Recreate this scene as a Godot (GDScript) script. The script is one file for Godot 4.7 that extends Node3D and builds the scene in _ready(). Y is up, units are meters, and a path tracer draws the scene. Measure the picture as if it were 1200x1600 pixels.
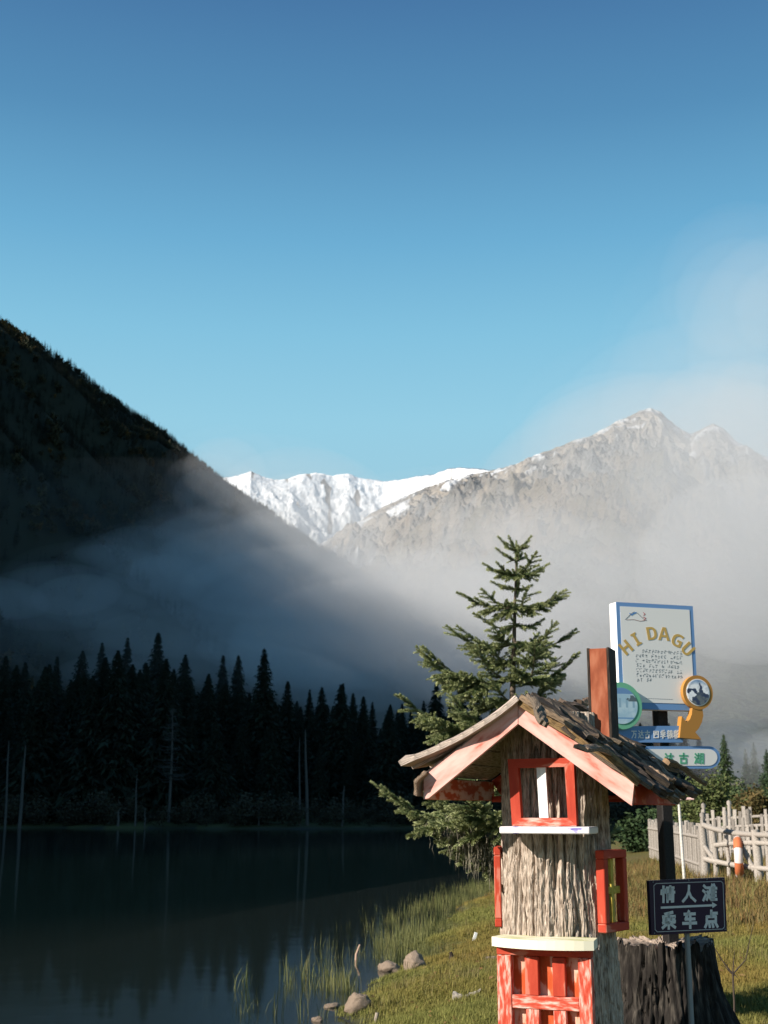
extends Node3D
# A painted tree-stump house on the grassy bank of a mountain lake, misty valley behind.
# World: water level y = 0, the camera stands on the bank 2 m above the water and looks along -z.

const F := 2000.0            # focal length of the photograph in its own pixels (1200 x 1600)
const PITCH := 0.2284        # the lens is tilted up by about 13 degrees
const EYE := Vector3(0, 2, 0)
const SUN_EL := 0.50         # radians above the horizon
const SUN_AZ := 1.05         # radians left of straight behind the camera

var rng := RandomNumberGenerator.new()
var na := FastNoiseLite.new()
var nb := FastNoiseLite.new()
var nr := FastNoiseLite.new()
var M := {}
var used_names := {}

# ---------------------------------------------------------------- camera geometry
func ray(u: float, v: float) -> Vector3:
	var x := u - 600.0
	var y := 800.0 - v
	var c := cos(PITCH)
	var s := sin(PITCH)
	return Vector3(x, y * c + F * s, -(F * c - y * s))

func pix(u: float, v: float, d: float) -> Vector3:
	var r := ray(u, v)
	return EYE + r * (d / -r.z)

func on_plane(u: float, v: float, xf: Transform3D, zl: float) -> Vector3:
	var inv := xf.affine_inverse()
	var o := inv * EYE
	var r := inv.basis * ray(u, v)
	return o + r * ((zl - o.z) / r.z)

func rf(a: float, b: float) -> float:
	return rng.randf_range(a, b)

# ---------------------------------------------------------------- mesh building
class MB:
	var v := PackedVector3Array()
	var n := PackedVector3Array()
	var t := PackedVector2Array()
	var c := PackedColorArray()
	var col := Color.WHITE
	func tri(a: Vector3, b: Vector3, d: Vector3, ua := Vector2.ZERO, ub := Vector2.ZERO, ud := Vector2.ZERO) -> void:
		var nn := (b - a).cross(d - a).normalized()
		v.append(a); v.append(d); v.append(b)
		n.append(nn); n.append(nn); n.append(nn)
		t.append(ua); t.append(ud); t.append(ub)
		c.append(col); c.append(col); c.append(col)
	func trin(a: Vector3, b: Vector3, d: Vector3, n0: Vector3, n1: Vector3, n2: Vector3, ua := Vector2.ZERO, ub := Vector2.ZERO, ud := Vector2.ZERO) -> void:
		v.append(a); v.append(d); v.append(b)
		n.append(n0); n.append(n2); n.append(n1)
		t.append(ua); t.append(ud); t.append(ub)
		c.append(col); c.append(col); c.append(col)
	func quad(a: Vector3, b: Vector3, d: Vector3, e: Vector3, ua := Vector2.ZERO, ub := Vector2.ZERO, ud := Vector2.ZERO, ue := Vector2.ZERO) -> void:
		tri(a, b, d, ua, ub, ud)
		tri(a, d, e, ua, ud, ue)
	func box(xf: Transform3D, size: Vector3, bev := 0.004, off := Vector2.ZERO) -> void:
		var h := size * 0.5
		bev = minf(bev, minf(h.x, minf(h.y, h.z)) * 0.6)
		var pts := {}
		for k in 3:
			for i in 8:
				var s := Vector3(1 if i & 1 else -1, 1 if i & 2 else -1, 1 if i & 4 else -1)
				var q := h - Vector3(bev, bev, bev)
				q[k] = h[k]
				pts[k * 8 + i] = s * q
		for k in 3:
			for s in 2:
				var ids := []
				for i in 8:
					if ((i >> k) & 1) == s:
						ids.append(k * 8 + i)
				_poly(xf, [pts[ids[0]], pts[ids[1]], pts[ids[3]], pts[ids[2]]], off)
		for k in 3:
			var a := (k + 1) % 3
			var b := (k + 2) % 3
			for sa in 2:
				for sb in 2:
					var i0 := (sa << a) | (sb << b)
					var i1 := i0 | (1 << k)
					_poly(xf, [pts[a * 8 + i0], pts[a * 8 + i1], pts[b * 8 + i1], pts[b * 8 + i0]], off)
		for i in 8:
			_poly(xf, [pts[i], pts[8 + i], pts[16 + i]], off)
	func _poly(xf: Transform3D, p: Array, off: Vector2) -> void:
		var nn: Vector3 = (p[1] - p[0]).cross(p[2] - p[0])
		if nn.dot(p[0] + p[1] + p[2]) < 0.0:
			p.reverse()
			nn = -nn
		var big := nn.abs()
		var uv := []
		for q in p:
			var w: float = q.y if big.z >= big.y else q.z
			if big.x > big.y and big.x > big.z:
				uv.append(Vector2(q.z, q.y) + off)
			else:
				uv.append(Vector2(q.x, w) + off)
		tri(xf * p[0], xf * p[1], xf * p[2], uv[0], uv[1], uv[2])
		if p.size() == 4:
			tri(xf * p[0], xf * p[2], xf * p[3], uv[0], uv[2], uv[3])
	func tube(path: Array, radii: Array, seg := 8, cap := true) -> void:
		var rings := []
		var nn := path.size()
		var along := 0.0
		for i in nn:
			var d: Vector3
			if i == 0: d = path[1] - path[0]
			elif i == nn - 1: d = path[i] - path[i - 1]
			else: d = path[i + 1] - path[i - 1]
			d = d.normalized()
			var u := d.cross(Vector3(0.3, 0.2, 1)).normalized()
			if absf(d.z) > 0.95: u = d.cross(Vector3(1, 0, 0)).normalized()
			var w := d.cross(u)
			if i > 0: along += path[i].distance_to(path[i - 1])
			var ring := []
			for k in seg + 1:
				var a := TAU * k / seg
				var o := u * cos(a) + w * sin(a)
				ring.append([path[i] + o * radii[i], o, Vector2(along, TAU * radii[0] * k / seg)])
			rings.append(ring)
		for i in nn - 1:
			for k in seg:
				var a = rings[i][k]
				var b = rings[i][k + 1]
				var d2 = rings[i + 1][k + 1]
				var e = rings[i + 1][k]
				trin(a[0], b[0], d2[0], a[1], b[1], d2[1], a[2], b[2], d2[2])
				trin(a[0], d2[0], e[0], a[1], d2[1], e[1], a[2], d2[2], e[2])
		if cap:
			for k in seg:
				tri(path[nn - 1], rings[nn - 1][k][0], rings[nn - 1][k + 1][0])
				tri(path[0], rings[0][k + 1][0], rings[0][k][0])
	# flat outline in the xy plane given in order round it, pulled out to a slab from z0 to z1
	func slab(p: PackedVector2Array, z0: float, z1: float, xf := Transform3D()) -> void:
		var ids := Geometry2D.triangulate_polygon(p)
		for i in range(0, ids.size(), 3):
			var a := p[ids[i]]
			var b := p[ids[i + 1]]
			var d := p[ids[i + 2]]
			if (b - a).cross(d - a) < 0:
				var q := b
				b = d
				d = q
			tri(xf * Vector3(a.x, a.y, z1), xf * Vector3(b.x, b.y, z1), xf * Vector3(d.x, d.y, z1), a, b, d)
			tri(xf * Vector3(a.x, a.y, z0), xf * Vector3(d.x, d.y, z0), xf * Vector3(b.x, b.y, z0), a, d, b)
		var ccw := not Geometry2D.is_polygon_clockwise(p)
		for i in p.size():
			var a := p[i]
			var b := p[(i + 1) % p.size()]
			if not ccw:
				var q := a
				a = b
				b = q
			quad(xf * Vector3(a.x, a.y, z0), xf * Vector3(b.x, b.y, z0), xf * Vector3(b.x, b.y, z1), xf * Vector3(a.x, a.y, z1))
	func mesh(m: Material, onto: ArrayMesh = null) -> ArrayMesh:
		var am := onto if onto else ArrayMesh.new()
		if v.is_empty():
			return am
		var a := []
		a.resize(Mesh.ARRAY_MAX)
		a[Mesh.ARRAY_VERTEX] = v
		a[Mesh.ARRAY_NORMAL] = n
		a[Mesh.ARRAY_TEX_UV] = t
		a[Mesh.ARRAY_COLOR] = c
		am.add_surface_from_arrays(Mesh.PRIMITIVE_TRIANGLES, a)
		am.surface_set_material(am.get_surface_count() - 1, m)
		return am

# rows x columns of points to a smooth indexed mesh; flip turns the faces over
func grid_mesh(p: PackedVector3Array, rows: int, cols: int, m: Material, uv: PackedVector2Array, colors: PackedColorArray, flip := false, onto: ArrayMesh = null, closed := false) -> ArrayMesh:
	var nn := PackedVector3Array()
	nn.resize(p.size())
	for i in rows:
		for j in cols:
			var jl := j - 1 if j > 0 else (cols - 2 if closed else 0)
			var jr := j + 1 if j < cols - 1 else (1 if closed else cols - 1)
			var d := p[i * cols + jr] - p[i * cols + jl]
			var e := p[mini(i + 1, rows - 1) * cols + j] - p[maxi(i - 1, 0) * cols + j]
			var q := d.cross(e).normalized()
			nn[i * cols + j] = -q if flip else q
	var idx := PackedInt32Array()
	for i in rows - 1:
		for j in cols - 1:
			var a := i * cols + j
			var b := a + 1
			var c := a + cols + 1
			var d2 := a + cols
			if flip:
				idx.append_array([a, b, c, a, c, d2])
			else:
				idx.append_array([a, c, b, a, d2, c])
	var arr := []
	arr.resize(Mesh.ARRAY_MAX)
	arr[Mesh.ARRAY_VERTEX] = p
	arr[Mesh.ARRAY_NORMAL] = nn
	if uv.size() == p.size(): arr[Mesh.ARRAY_TEX_UV] = uv
	if colors.size() == p.size(): arr[Mesh.ARRAY_COLOR] = colors
	arr[Mesh.ARRAY_INDEX] = idx
	var am := onto if onto else ArrayMesh.new()
	am.add_surface_from_arrays(Mesh.PRIMITIVE_TRIANGLES, arr)
	am.surface_set_material(am.get_surface_count() - 1, m)
	return am

# ---------------------------------------------------------------- nodes
func numbered(called: String) -> String:
	if not used_names.has(called):
		used_names[called] = 0
		return called
	used_names[called] += 1
	return "%s_%03d" % [called, used_names[called]]

func tag(o: Node3D, label: String, category: String, group := "") -> Node3D:
	o.set_meta("label", label)
	o.set_meta("category", category)
	if group: o.set_meta("group", group)
	return o

func thing(called: String, xf: Transform3D, label: String, category: String, group := "") -> Node3D:
	var o := Node3D.new()
	o.name = numbered(called)
	add_child(o)
	o.transform = xf
	return tag(o, label, category, group)

func part(parent: Node3D, called: String, mesh: Mesh, xf := Transform3D()) -> MeshInstance3D:
	var o := MeshInstance3D.new()
	o.name = called
	o.mesh = mesh
	parent.add_child(o, true)
	o.transform = xf
	return o

func single(called: String, mesh: Mesh, xf: Transform3D, label: String, category: String, group := "") -> MeshInstance3D:
	var o := MeshInstance3D.new()
	o.name = numbered(called)
	o.mesh = mesh
	add_child(o)
	o.transform = xf
	tag(o, label, category, group)
	return o

func structure(called: String, mesh: Mesh) -> MeshInstance3D:
	var o := MeshInstance3D.new()
	o.name = numbered(called)
	o.mesh = mesh
	add_child(o)
	o.set_meta("kind", "structure")
	return o

func stuff(called: String, mesh: Mesh, xfs: Array, cols: Array, label: String, category: String) -> MultiMeshInstance3D:
	var mm := MultiMesh.new()
	mm.transform_format = MultiMesh.TRANSFORM_3D
	mm.use_colors = cols.size() > 0
	mm.mesh = mesh
	mm.instance_count = xfs.size()
	for i in xfs.size():
		mm.set_instance_transform(i, xfs[i])
		if cols.size() > 0: mm.set_instance_color(i, cols[i])
	var o := MultiMeshInstance3D.new()
	o.name = numbered(called)
	o.multimesh = mm
	add_child(o)
	o.set_meta("kind", "stuff")
	tag(o, label, category)
	return o

func turned(pos: Vector3, yaw: float, scl := 1.0) -> Transform3D:
	return Transform3D(Basis(Vector3.UP, yaw).scaled(Vector3.ONE * scl), pos)

# a frame at pos whose x runs along dir and whose z faces as near to face as it can
func along(pos: Vector3, dir: Vector3, face: Vector3) -> Transform3D:
	var x := dir.normalized()
	var y := face.cross(x).normalized()
	return Transform3D(Basis(x, y, x.cross(y)), pos)

# ---------------------------------------------------------------- materials
func lin(r: float, g: float, b: float, a := 1.0) -> Color:
	var c := Color(r, g, b).linear_to_srgb()
	c.a = a
	return c

func ntex(freq: float, octaves: int, stops: Array, cols: Array, sd: int, size := 512, kind := FastNoiseLite.TYPE_SIMPLEX_SMOOTH, bump := 0.0) -> NoiseTexture2D:
	var n := FastNoiseLite.new()
	n.noise_type = kind
	n.seed = sd
	n.frequency = freq
	n.fractal_octaves = octaves
	n.fractal_gain = 0.55
	var t := NoiseTexture2D.new()
	t.width = size
	t.height = size
	t.seamless = true
	t.noise = n
	if bump > 0.0:
		t.as_normal_map = true
		t.bump_strength = bump
	elif cols.size():
		var g := Gradient.new()
		g.offsets = PackedFloat32Array(stops)
		g.colors = PackedColorArray(cols)
		t.color_ramp = g
	return t

func mat(color: Color, rough := 0.85, tex: Texture2D = null, uvs := Vector3.ONE, tri := 0) -> StandardMaterial3D:
	var m := StandardMaterial3D.new()
	m.albedo_color = color
	m.roughness = rough
	m.metallic_specular = 0.35
	m.albedo_texture = tex
	m.uv1_scale = uvs
	if tri > 0:
		m.uv1_triplanar = true
		m.uv1_world_triplanar = tri == 2
	return m

func relief(m: StandardMaterial3D, tex: Texture2D, cm: float) -> StandardMaterial3D:
	m.heightmap_enabled = true
	m.heightmap_texture = tex
	m.heightmap_scale = cm
	return m

func leafy(rough := 0.7, back := 0.25) -> StandardMaterial3D:
	var m := StandardMaterial3D.new()
	m.vertex_color_use_as_albedo = true
	m.roughness = rough
	m.metallic_specular = 0.3
	m.cull_mode = BaseMaterial3D.CULL_DISABLED
	if back > 0.0:
		m.backlight_enabled = true
		m.backlight = lin(back, back, back * 0.6)
	return m

# ---------------------------------------------------------------- light, sky, camera
func build_light() -> void:
	var cam := Camera3D.new()
	cam.name = "camera"
	add_child(cam)
	cam.position = EYE
	cam.rotation = Vector3(PITCH, 0, 0)
	var at := CameraAttributesPhysical.new()
	at.frustum_focal_length = 50.0 * 0.6
	at.frustum_focus_distance = 7.0
	at.frustum_near = 0.1
	at.frustum_far = 30000.0
	at.exposure_aperture = 4.0
	cam.attributes = at
	at.frustum_focal_length *= tan(deg_to_rad(cam.fov) * 0.5) / (800.0 / F)
	cam.current = true

	var env := Environment.new()
	env.background_mode = Environment.BG_SKY
	env.tonemap_mode = Environment.TONE_MAPPER_LINEAR
	env.tonemap_exposure = 1.65
	env.sdfgi_enabled = true
	env.ssao_enabled = true
	env.ssil_enabled = true
	env.volumetric_fog_enabled = true
	env.volumetric_fog_density = 0.0
	# clear morning sky: pale over the horizon, deep blue above
	var steps := [[-90, 0.0758, 0.0985, 0.1061], [-1, 0.0909, 0.1136, 0.1212], [0, 0.2036, 0.3394, 0.4072], [11, 0.2159, 0.3627, 0.4318], [17, 0.1857, 0.3714, 0.4707], [21, 0.14, 0.3267, 0.4497], [25, 0.0932, 0.2553, 0.3972], [30, 0.0568, 0.1667, 0.2955], [36, 0.0356, 0.1023, 0.2197], [60, 0.032, 0.094, 0.205], [90, 0.03, 0.09, 0.195]]
	var im := Image.create(16, 512, false, Image.FORMAT_RGBF)
	for y in 512:
		var el := 90.0 - (y + 0.5) / 512.0 * 180.0
		var k := 0
		while k < steps.size() - 2 and el > steps[k + 1][0]:
			k += 1
		var a: Array = steps[k]
		var b: Array = steps[k + 1]
		var w := clampf((el - a[0]) / (b[0] - a[0]), 0, 1)
		var col := Color(lerpf(a[1], b[1], w), lerpf(a[2], b[2], w), lerpf(a[3], b[3], w))
		for x in 16:
			im.set_pixel(x, y, col)
	var sm := PanoramaSkyMaterial.new()
	sm.panorama = ImageTexture.create_from_image(im)
	var sky := Sky.new()
	sky.sky_material = sm
	env.sky = sky
	var we := WorldEnvironment.new()
	we.name = "world_environment"
	we.environment = env
	add_child(we)

	var sun := DirectionalLight3D.new()
	sun.name = "sun"
	sun.light_energy = 1.6
	sun.light_color = Color(1.0, 0.965, 0.915)
	sun.light_angular_distance = 0.5
	sun.shadow_enabled = true
	add_child(sun)
	var to_sun := Vector3(-sin(SUN_AZ) * cos(SUN_EL), sin(SUN_EL), cos(SUN_AZ) * cos(SUN_EL))
	sun.look_at_from_position(Vector3.ZERO, -to_sun, Vector3.UP)

# ---------------------------------------------------------------- terrain
func table(x: float, t: Array) -> float:
	if x <= t[0][0]: return t[0][1]
	for i in t.size() - 1:
		if x <= t[i + 1][0]:
			var w: float = (x - t[i][0]) / (t[i + 1][0] - t[i][0])
			return lerpf(t[i][1], t[i + 1][1], w)
	return t[-1][1]

const SHORE := [[-10.0, -9.0], [0.0, -4.0], [7.0, -2.1], [11.9, -0.55], [17.0, 0.15], [26.0, 1.35], [36.0, 3.3], [60.0, 9.0], [100.0, 22.0], [135.0, 40.0], [200.0, 60.0]]

func shore_x(z: float) -> float:
	var w := 0.0
	if z > -80.0:
		w = na.get_noise_2d(z * 30.0, 7.0) * 0.5 + na.get_noise_2d(z * 110.0, 77.0) * 0.16
	return table(-z, SHORE) + w

func far_z(x: float) -> float:
	return -139.0 + 0.09 * x + na.get_noise_2d(x * 6.0, 31.0) * 7.0

func ground(x: float, z: float) -> float:
	var s := x - shore_x(z)
	var t := far_z(x) - z
	var y := -3.0
	if s > 0.0:
		y = 0.45 * (1.0 - exp(-s / 1.6)) + 0.028 * s + 0.04 * maxf(0.0, x - 3.0)
		y = minf(y, 2.5 + y * 0.1)
		y += na.get_noise_2d(x * 26.0, z * 26.0) * 0.05 * minf(s, 1.0) + nb.get_noise_2d(x * 160.0, z * 160.0) * 0.022 * minf(s, 1.0)
	else:
		y = maxf(-2.8, s * 0.16)
	if t > 0.0:
		y = maxf(y, 0.3 * (1.0 - exp(-t / 2.0)) + 0.035 * t)
	else:
		y = maxf(y, maxf(-2.8, t * 0.12))
	return minf(y, 14.0)

func build_ground() -> void:
	var angs := PackedFloat64Array()
	var a := -180.0
	while a < 180.01:
		angs.append(a)
		a += 0.3 if absf(a) < 24.0 else 4.0
	var rows := 250
	var cols := angs.size()
	var p := PackedVector3Array()
	var cl := PackedColorArray()
	for i in rows:
		var r := 0.6 * pow(4200.0 / 0.6, float(i) / (rows - 1))
		for j in cols:
			var an := deg_to_rad(angs[j])
			var x := sin(an) * r
			var z := -cos(an) * r
			var y := ground(x, z)
			p.append(Vector3(x, y, z))
			var s := x - shore_x(z)
			var dry := clampf(na.get_noise_2d(x * 18.0, z * 18.0) * 1.4 + 0.35 + 0.08 * (x - 3.0), 0, 1)
			var c := Color(0.115, 0.125, 0.03).lerp(Color(0.17, 0.12, 0.05), dry * 0.7)
			if y < 0.03: c = Color(0.034, 0.037, 0.036)
			elif s < 0.35: c = c.lerp(Color(0.07, 0.06, 0.04), 0.5)
			cl.append(c)
	var m := leafy(0.95, 0.0)
	m.albedo_texture = ntex(0.02, 5, [0.2, 0.5, 0.8], [lin(.45, .45, .4), lin(.8, .8, .75), lin(1, .98, .9)], 5)
	m.uv1_triplanar = true
	m.uv1_world_triplanar = true
	m.uv1_scale = Vector3(0.9, 0.9, 0.9)
	relief(m, ntex(0.03, 5, [], [], 8), 2.0)
	structure("ground", grid_mesh(p, rows, cols, m, PackedVector2Array(), cl))

	# the lake
	var w := MB.new()
	w.quad(Vector3(-420, 0, 30), Vector3(60, 0, 30), Vector3(60, 0, -190), Vector3(-420, 0, -190))
	var wm := StandardMaterial3D.new()
	wm.albedo_color = lin(0.006, 0.016, 0.014, 0.6)
	wm.transparency = BaseMaterial3D.TRANSPARENCY_ALPHA
	wm.roughness = 0.06
	wm.metallic_specular = 0.4
	wm.normal_enabled = true
	wm.normal_texture = ntex(0.012, 3, [], [], 61, 512, FastNoiseLite.TYPE_SIMPLEX_SMOOTH, 1.0)
	wm.normal_scale = 0.06
	wm.uv1_triplanar = true
	wm.uv1_world_triplanar = true
	wm.uv1_scale = Vector3(0.12, 0.12, 0.12)
	structure("lake_water", w.mesh(wm))

# crest of the dark wooded ridge: x, height, z; unseen left part shaped for the shade it casts
var crest: Array[Vector3] = []

func hill_y(x: float, z: float) -> float:
	var best := -1e9
	var q := Vector2(x, z)
	for i in crest.size() - 1:
		var a := Vector2(crest[i].x, crest[i].z)
		var b := Vector2(crest[i + 1].x, crest[i + 1].z)
		var t := clampf((q - a).dot(b - a) / (b - a).length_squared(), 0, 1)
		var d := q.distance_to(a.lerp(b, t))
		var h := lerpf(crest[i].y, crest[i + 1].y, t)
		if crest[i + 1].x < -700.0 and z < 420.0: h += 34.0 * sin(z / 43.0) + 18.0 * sin(z / 17.0 + 1.0)  # out-of-view crest rippled to soften its shadow edge in the mist
		var e := h - lerpf(0.80, 1.25, smoothstep(-350.0, 100.0, z)) * d - 0.00008 * d * d + minf(d, 200.0) * (0.16 if z < -300.0 else 0.05) * nr.get_noise_2d(x * 0.9, z * 0.9)
		best = maxf(best, e)
	var low := 2.0 + 0.02 * maxf(0.0, -z - 150.0)
	if best < low + 40.0:
		best = low + 40.0 * exp((best - low - 40.0) / 40.0) - 1.0
	return best + na.get_noise_2d(x * 0.7, z * 0.7) * 4.0

func build_hills() -> void:
	crest = [Vector3(-1600, 500, 1500), Vector3(-1150, 540, 760), Vector3(-1040, 590, 590), Vector3(-1030, 690, 465), Vector3(-1020, 725, 340), Vector3(-1020, 718, 160), Vector3(-1020, 734, -50), Vector3(-1010, 772, -500), Vector3(-980, 850, -1050), Vector3(-900, 898, -1480), Vector3(-760, 785, -1500), pix(-60, 470, 1440), pix(0, 505, 1430), pix(100, 568, 1540), pix(200, 645, 1650), pix(345, 752, 1850), pix(440, 818, 2000), pix(510, 862, 2130), pix(620, 945, 2330), pix(760, 1080, 2550)]
	var m := leafy(1.0, 0.0)
	var p := PackedVector3Array()
	var cl := PackedColorArray()
	var x0 := -2300.0
	var z0 := 1900.0
	var nx := 128
	var nz := 210
	for i in nz:
		for j in nx:
			var x := x0 + j * 22.0
			var z := z0 - i * 22.0
			var y := hill_y(x, z)
			if x > -420.0 and z > -170.0: y = -20.0
			elif z > -190.0: y = y * smoothstep(-330.0, -480.0, x) - 6.0
			p.append(Vector3(x, y, z))
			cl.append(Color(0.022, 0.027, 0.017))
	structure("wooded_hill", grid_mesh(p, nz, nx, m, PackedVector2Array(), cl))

	# the rocky mountain on the far side of the valley and the snow range at its head
	mountain("rocky_mountain", [[380, 905], [440, 880], [505, 848], [560, 815], [600, 792], [650, 768], [700, 752], [740, 742], [765, 737], [790, 730], [815, 722], [850, 708], [890, 692], [930, 676], [965, 658], [985, 650], [1003, 642], [1018, 638], [1032, 642], [1045, 656], [1060, 668], [1080, 680], [1098, 670], [1115, 661], [1130, 670], [1150, 690], [1175, 704], [1200, 716], [1300, 740], [1500, 700], [1800, 640]], 4600.0, 900.0, false)
	mountain("snow_mountain", [[200, 760], [330, 750], [375, 742], [392, 737], [410, 745], [430, 750], [450, 748], [470, 742], [492, 739], [520, 744], [545, 741], [560, 747], [600, 752], [625, 750], [650, 745], [680, 740], [700, 733], [722, 730], [745, 733], [800, 740], [900, 760]], 8200.0, 5200.0, true)

func mountain(called: String, sil: Array, d_top: float, d_base: float, snowy: bool) -> void:
	var cols := 620
	var rows := 190
	var p := PackedVector3Array()
	var cl := PackedColorArray()
	for i in rows:
		var t := float(i) / (rows - 16)        # 0 at the foot, 1 on the crest, beyond it the back
		for j in cols:
			var u := lerpf(sil[0][0], sil[-1][0], float(j) / (cols - 1))
			var top := pix(u, table(u, sil), d_top + 260.0 * sin(u * 0.013))
			var flat := Vector3(top.x, 0, top.z)
			var k := lerpf(d_base / d_top, 1.0, t)
			var q := flat * k
			var prof := pow(minf(t, 1.0), 1.25) if t <= 1.0 else 1.0 - (t - 1.0) * 2.5
			var y := top.y * prof
			var g := 1.0 - absf(nr.get_noise_2d(q.x * 0.16 - q.z * 0.07, q.z * 0.07 + q.x * 0.03))
			var g2 := na.get_noise_2d(q.x * 0.22, q.z * 0.22)
			var g3 := nb.get_noise_2d(q.x * 0.6, q.z * 0.6)
			var g4 := nb.get_noise_2d(q.x * 2.3 + 50.0, q.z * 1.3) + 0.5 * nb.get_noise_2d(q.x * 5.0, q.z * 3.0)
			var amp := clampf((1.0 - absf(t - 1.0)) * t * 4.0, 0, 1) * clampf(absf(1.0 - t) * 4.0, 0.03, 1)
			var sc := 1.1 if snowy else 1.0
			y += amp * ((g - 0.72) * 340.0 + g2 * 80.0 + g3 * 60.0 + g4 * (8.0 if snowy else 26.0)) * sc * (0.5 + 0.5 * t) + (g3 * 3.0 + g4 * 3.0) * sc * t
			p.append(Vector3(q.x, y, q.z))
			var n2 := nb.get_noise_2d(q.x * 0.6 + 300.0, q.z * 0.6 + y * 0.5)
			var rock := Color(0.34, 0.295, 0.25).lerp(Color(0.15, 0.15, 0.15), clampf(n2 * 1.6 + g4 * 0.7 + 0.35, 0, 1))
			var grassy := Color(0.15, 0.105, 0.06).lerp(Color(0.09, 0.075, 0.04), clampf(g2 * 2.0 + 0.5, 0, 1))
			var woods := Color(0.03, 0.036, 0.022)
			var c := rock
			if snowy:
				c = Color(0.86, 0.87, 0.88) if n2 + g2 * 0.5 > -0.5 else Color(0.30, 0.28, 0.27)
			else:
				c = c.lerp(grassy, smoothstep(0.8, 0.55, t + n2 * 0.2))
				c = c.lerp(woods, smoothstep(0.48, 0.36, t + n2 * 0.22))
				var sn := g3 * 0.5 + g4 * 0.45 + n2 * 0.55 + (g - 0.8) * -1.2
				var thr := 0.62 - smoothstep(0.70, 1.0, t) * 0.52
				c = c.lerp(Color(0.80, 0.81, 0.83), smoothstep(thr - 0.14, thr + 0.14, sn) * 0.9 * smoothstep(0.64, 0.74, t))
			cl.append(c)
	var m := leafy(0.95, 0.0)
	m.albedo_texture = ntex(0.03, 5, [0.25, 0.55, 0.8], [lin(.6, .6, .6), lin(.9, .9, .9), lin(1, 1, 1)], 15)
	m.uv1_triplanar = true
	m.uv1_world_triplanar = true
	m.uv1_scale = Vector3.ONE * 0.0016
	if not snowy: relief(m, ntex(0.012, 6, [], [], 16, 1024), 4200.0)
	structure(called, grid_mesh(p, rows, cols, m, PackedVector2Array(), cl))

# ---------------------------------------------------------------- mist
func build_mist() -> void:
	var root := Node3D.new()
	root.name = "valley_mist"
	add_child(root)
	root.set_meta("kind", "stuff")
	tag(root, "banks of morning mist drifting over the valley and the dark wooded hill", "mist")
	# pixel, distance, half width / half height in pixels, half depth in metres, optical depth through the middle
	var puffs := [
		[450, 930, 800, 430, 140, 420, 1.7], [40, 945, 600, 150, 60, 160, 0.45], [150, 915, 650, 130, 60, 180, 0.5], [255, 885, 700, 120, 65, 180, 0.5], [330, 850, 800, 110, 75, 200, 0.5], [640, 970, 800, 300, 150, 450, 1.3],
		[430, 820, 1150, 170, 125, 300, 1.0], [350, 755, 1250, 100, 85, 150, 0.45], [850, 985, 800, 330, 180, 450, 1.0],
		[1090, 975, 800, 330, 280, 450, 1.9], [1190, 800, 1400, 250, 240, 500, 0.85], [1150, 600, 1500, 190, 240, 400, 0.5],
		[960, 910, 2000, 390, 200, 700, 0.65], [690, 910, 2000, 290, 130, 600, 0.5], [1180, 480, 1600, 150, 150, 250, 0.3],
		[1140, 1190, 300, 220, 70, 100, 0.6], [230, 1000, 300, 360, 75, 120, 0.3], [520, 1040, 330, 270, 60, 130, 0.5],
		[1060, 700, 2600, 250, 170, 400, 0.55], [1185, 1170, 95, 130, 60, 18, 0.35],
	]
	var r3 := RandomNumberGenerator.new()
	r3.seed = 41
	for k in 30:      # small drifting wisps
		var u := r3.randf_range(20, 760) if k % 3 else r3.randf_range(600, 1180)
		var v := 915.0 + r3.randfn() * 60.0 - maxf(0.0, u - 600.0) * 0.12
		if u < 260.0: v = maxf(v, 880.0)
		puffs.append([u, v, r3.randf_range(450, 1000), r3.randf_range(40, 130), r3.randf_range(18, 55), r3.randf_range(50, 120), r3.randf_range(0.10, 0.24)])
	var r2 := RandomNumberGenerator.new()
	r2.seed = 77
	for f in puffs:
		var d: float = f[2]
		var c := pix(f[0], f[1], d)
		var small: bool = f[6] < 0.26
		var shells := 2 if small else (5 if f[0] == 450 else (4 if d > 1100.0 else 3))
		for k in shells:
			var s := 1.0 - 0.75 * k / shells
			var o := FogVolume.new()
			o.name = "mist_puff"
			o.shape = RenderingServer.FOG_VOLUME_SHAPE_ELLIPSOID
			var ax := Vector3(f[3] * d / F, f[4] * d / F, f[5]) * 1.12
			o.size = ax * 2.0 * s
			o.position = c + Basis.looking_at(c - EYE) * Vector3(r2.randf_range(-1, 1) * ax.x, r2.randf_range(-1, 1) * ax.y, r2.randf_range(-1, 1) * ax.z) * 0.3 * (1.0 if k else 0.0)
			var fm := FogMaterial.new()
			fm.albedo = Color(1, 1, 1)
			fm.density = f[6] * (k + 0.6) / (shells * (shells + 0.2) * 0.5) / (2.0 * ax.z * s)
			o.material = fm
			root.add_child(o, true)
			o.basis = Basis.looking_at(c - EYE) * Basis(Vector3(0, 0, 1), r2.randf_range(-0.22, 0.22)) * Basis(Vector3.UP, r2.randf_range(-0.1, 0.1))   # the banks climb with the valley

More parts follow.
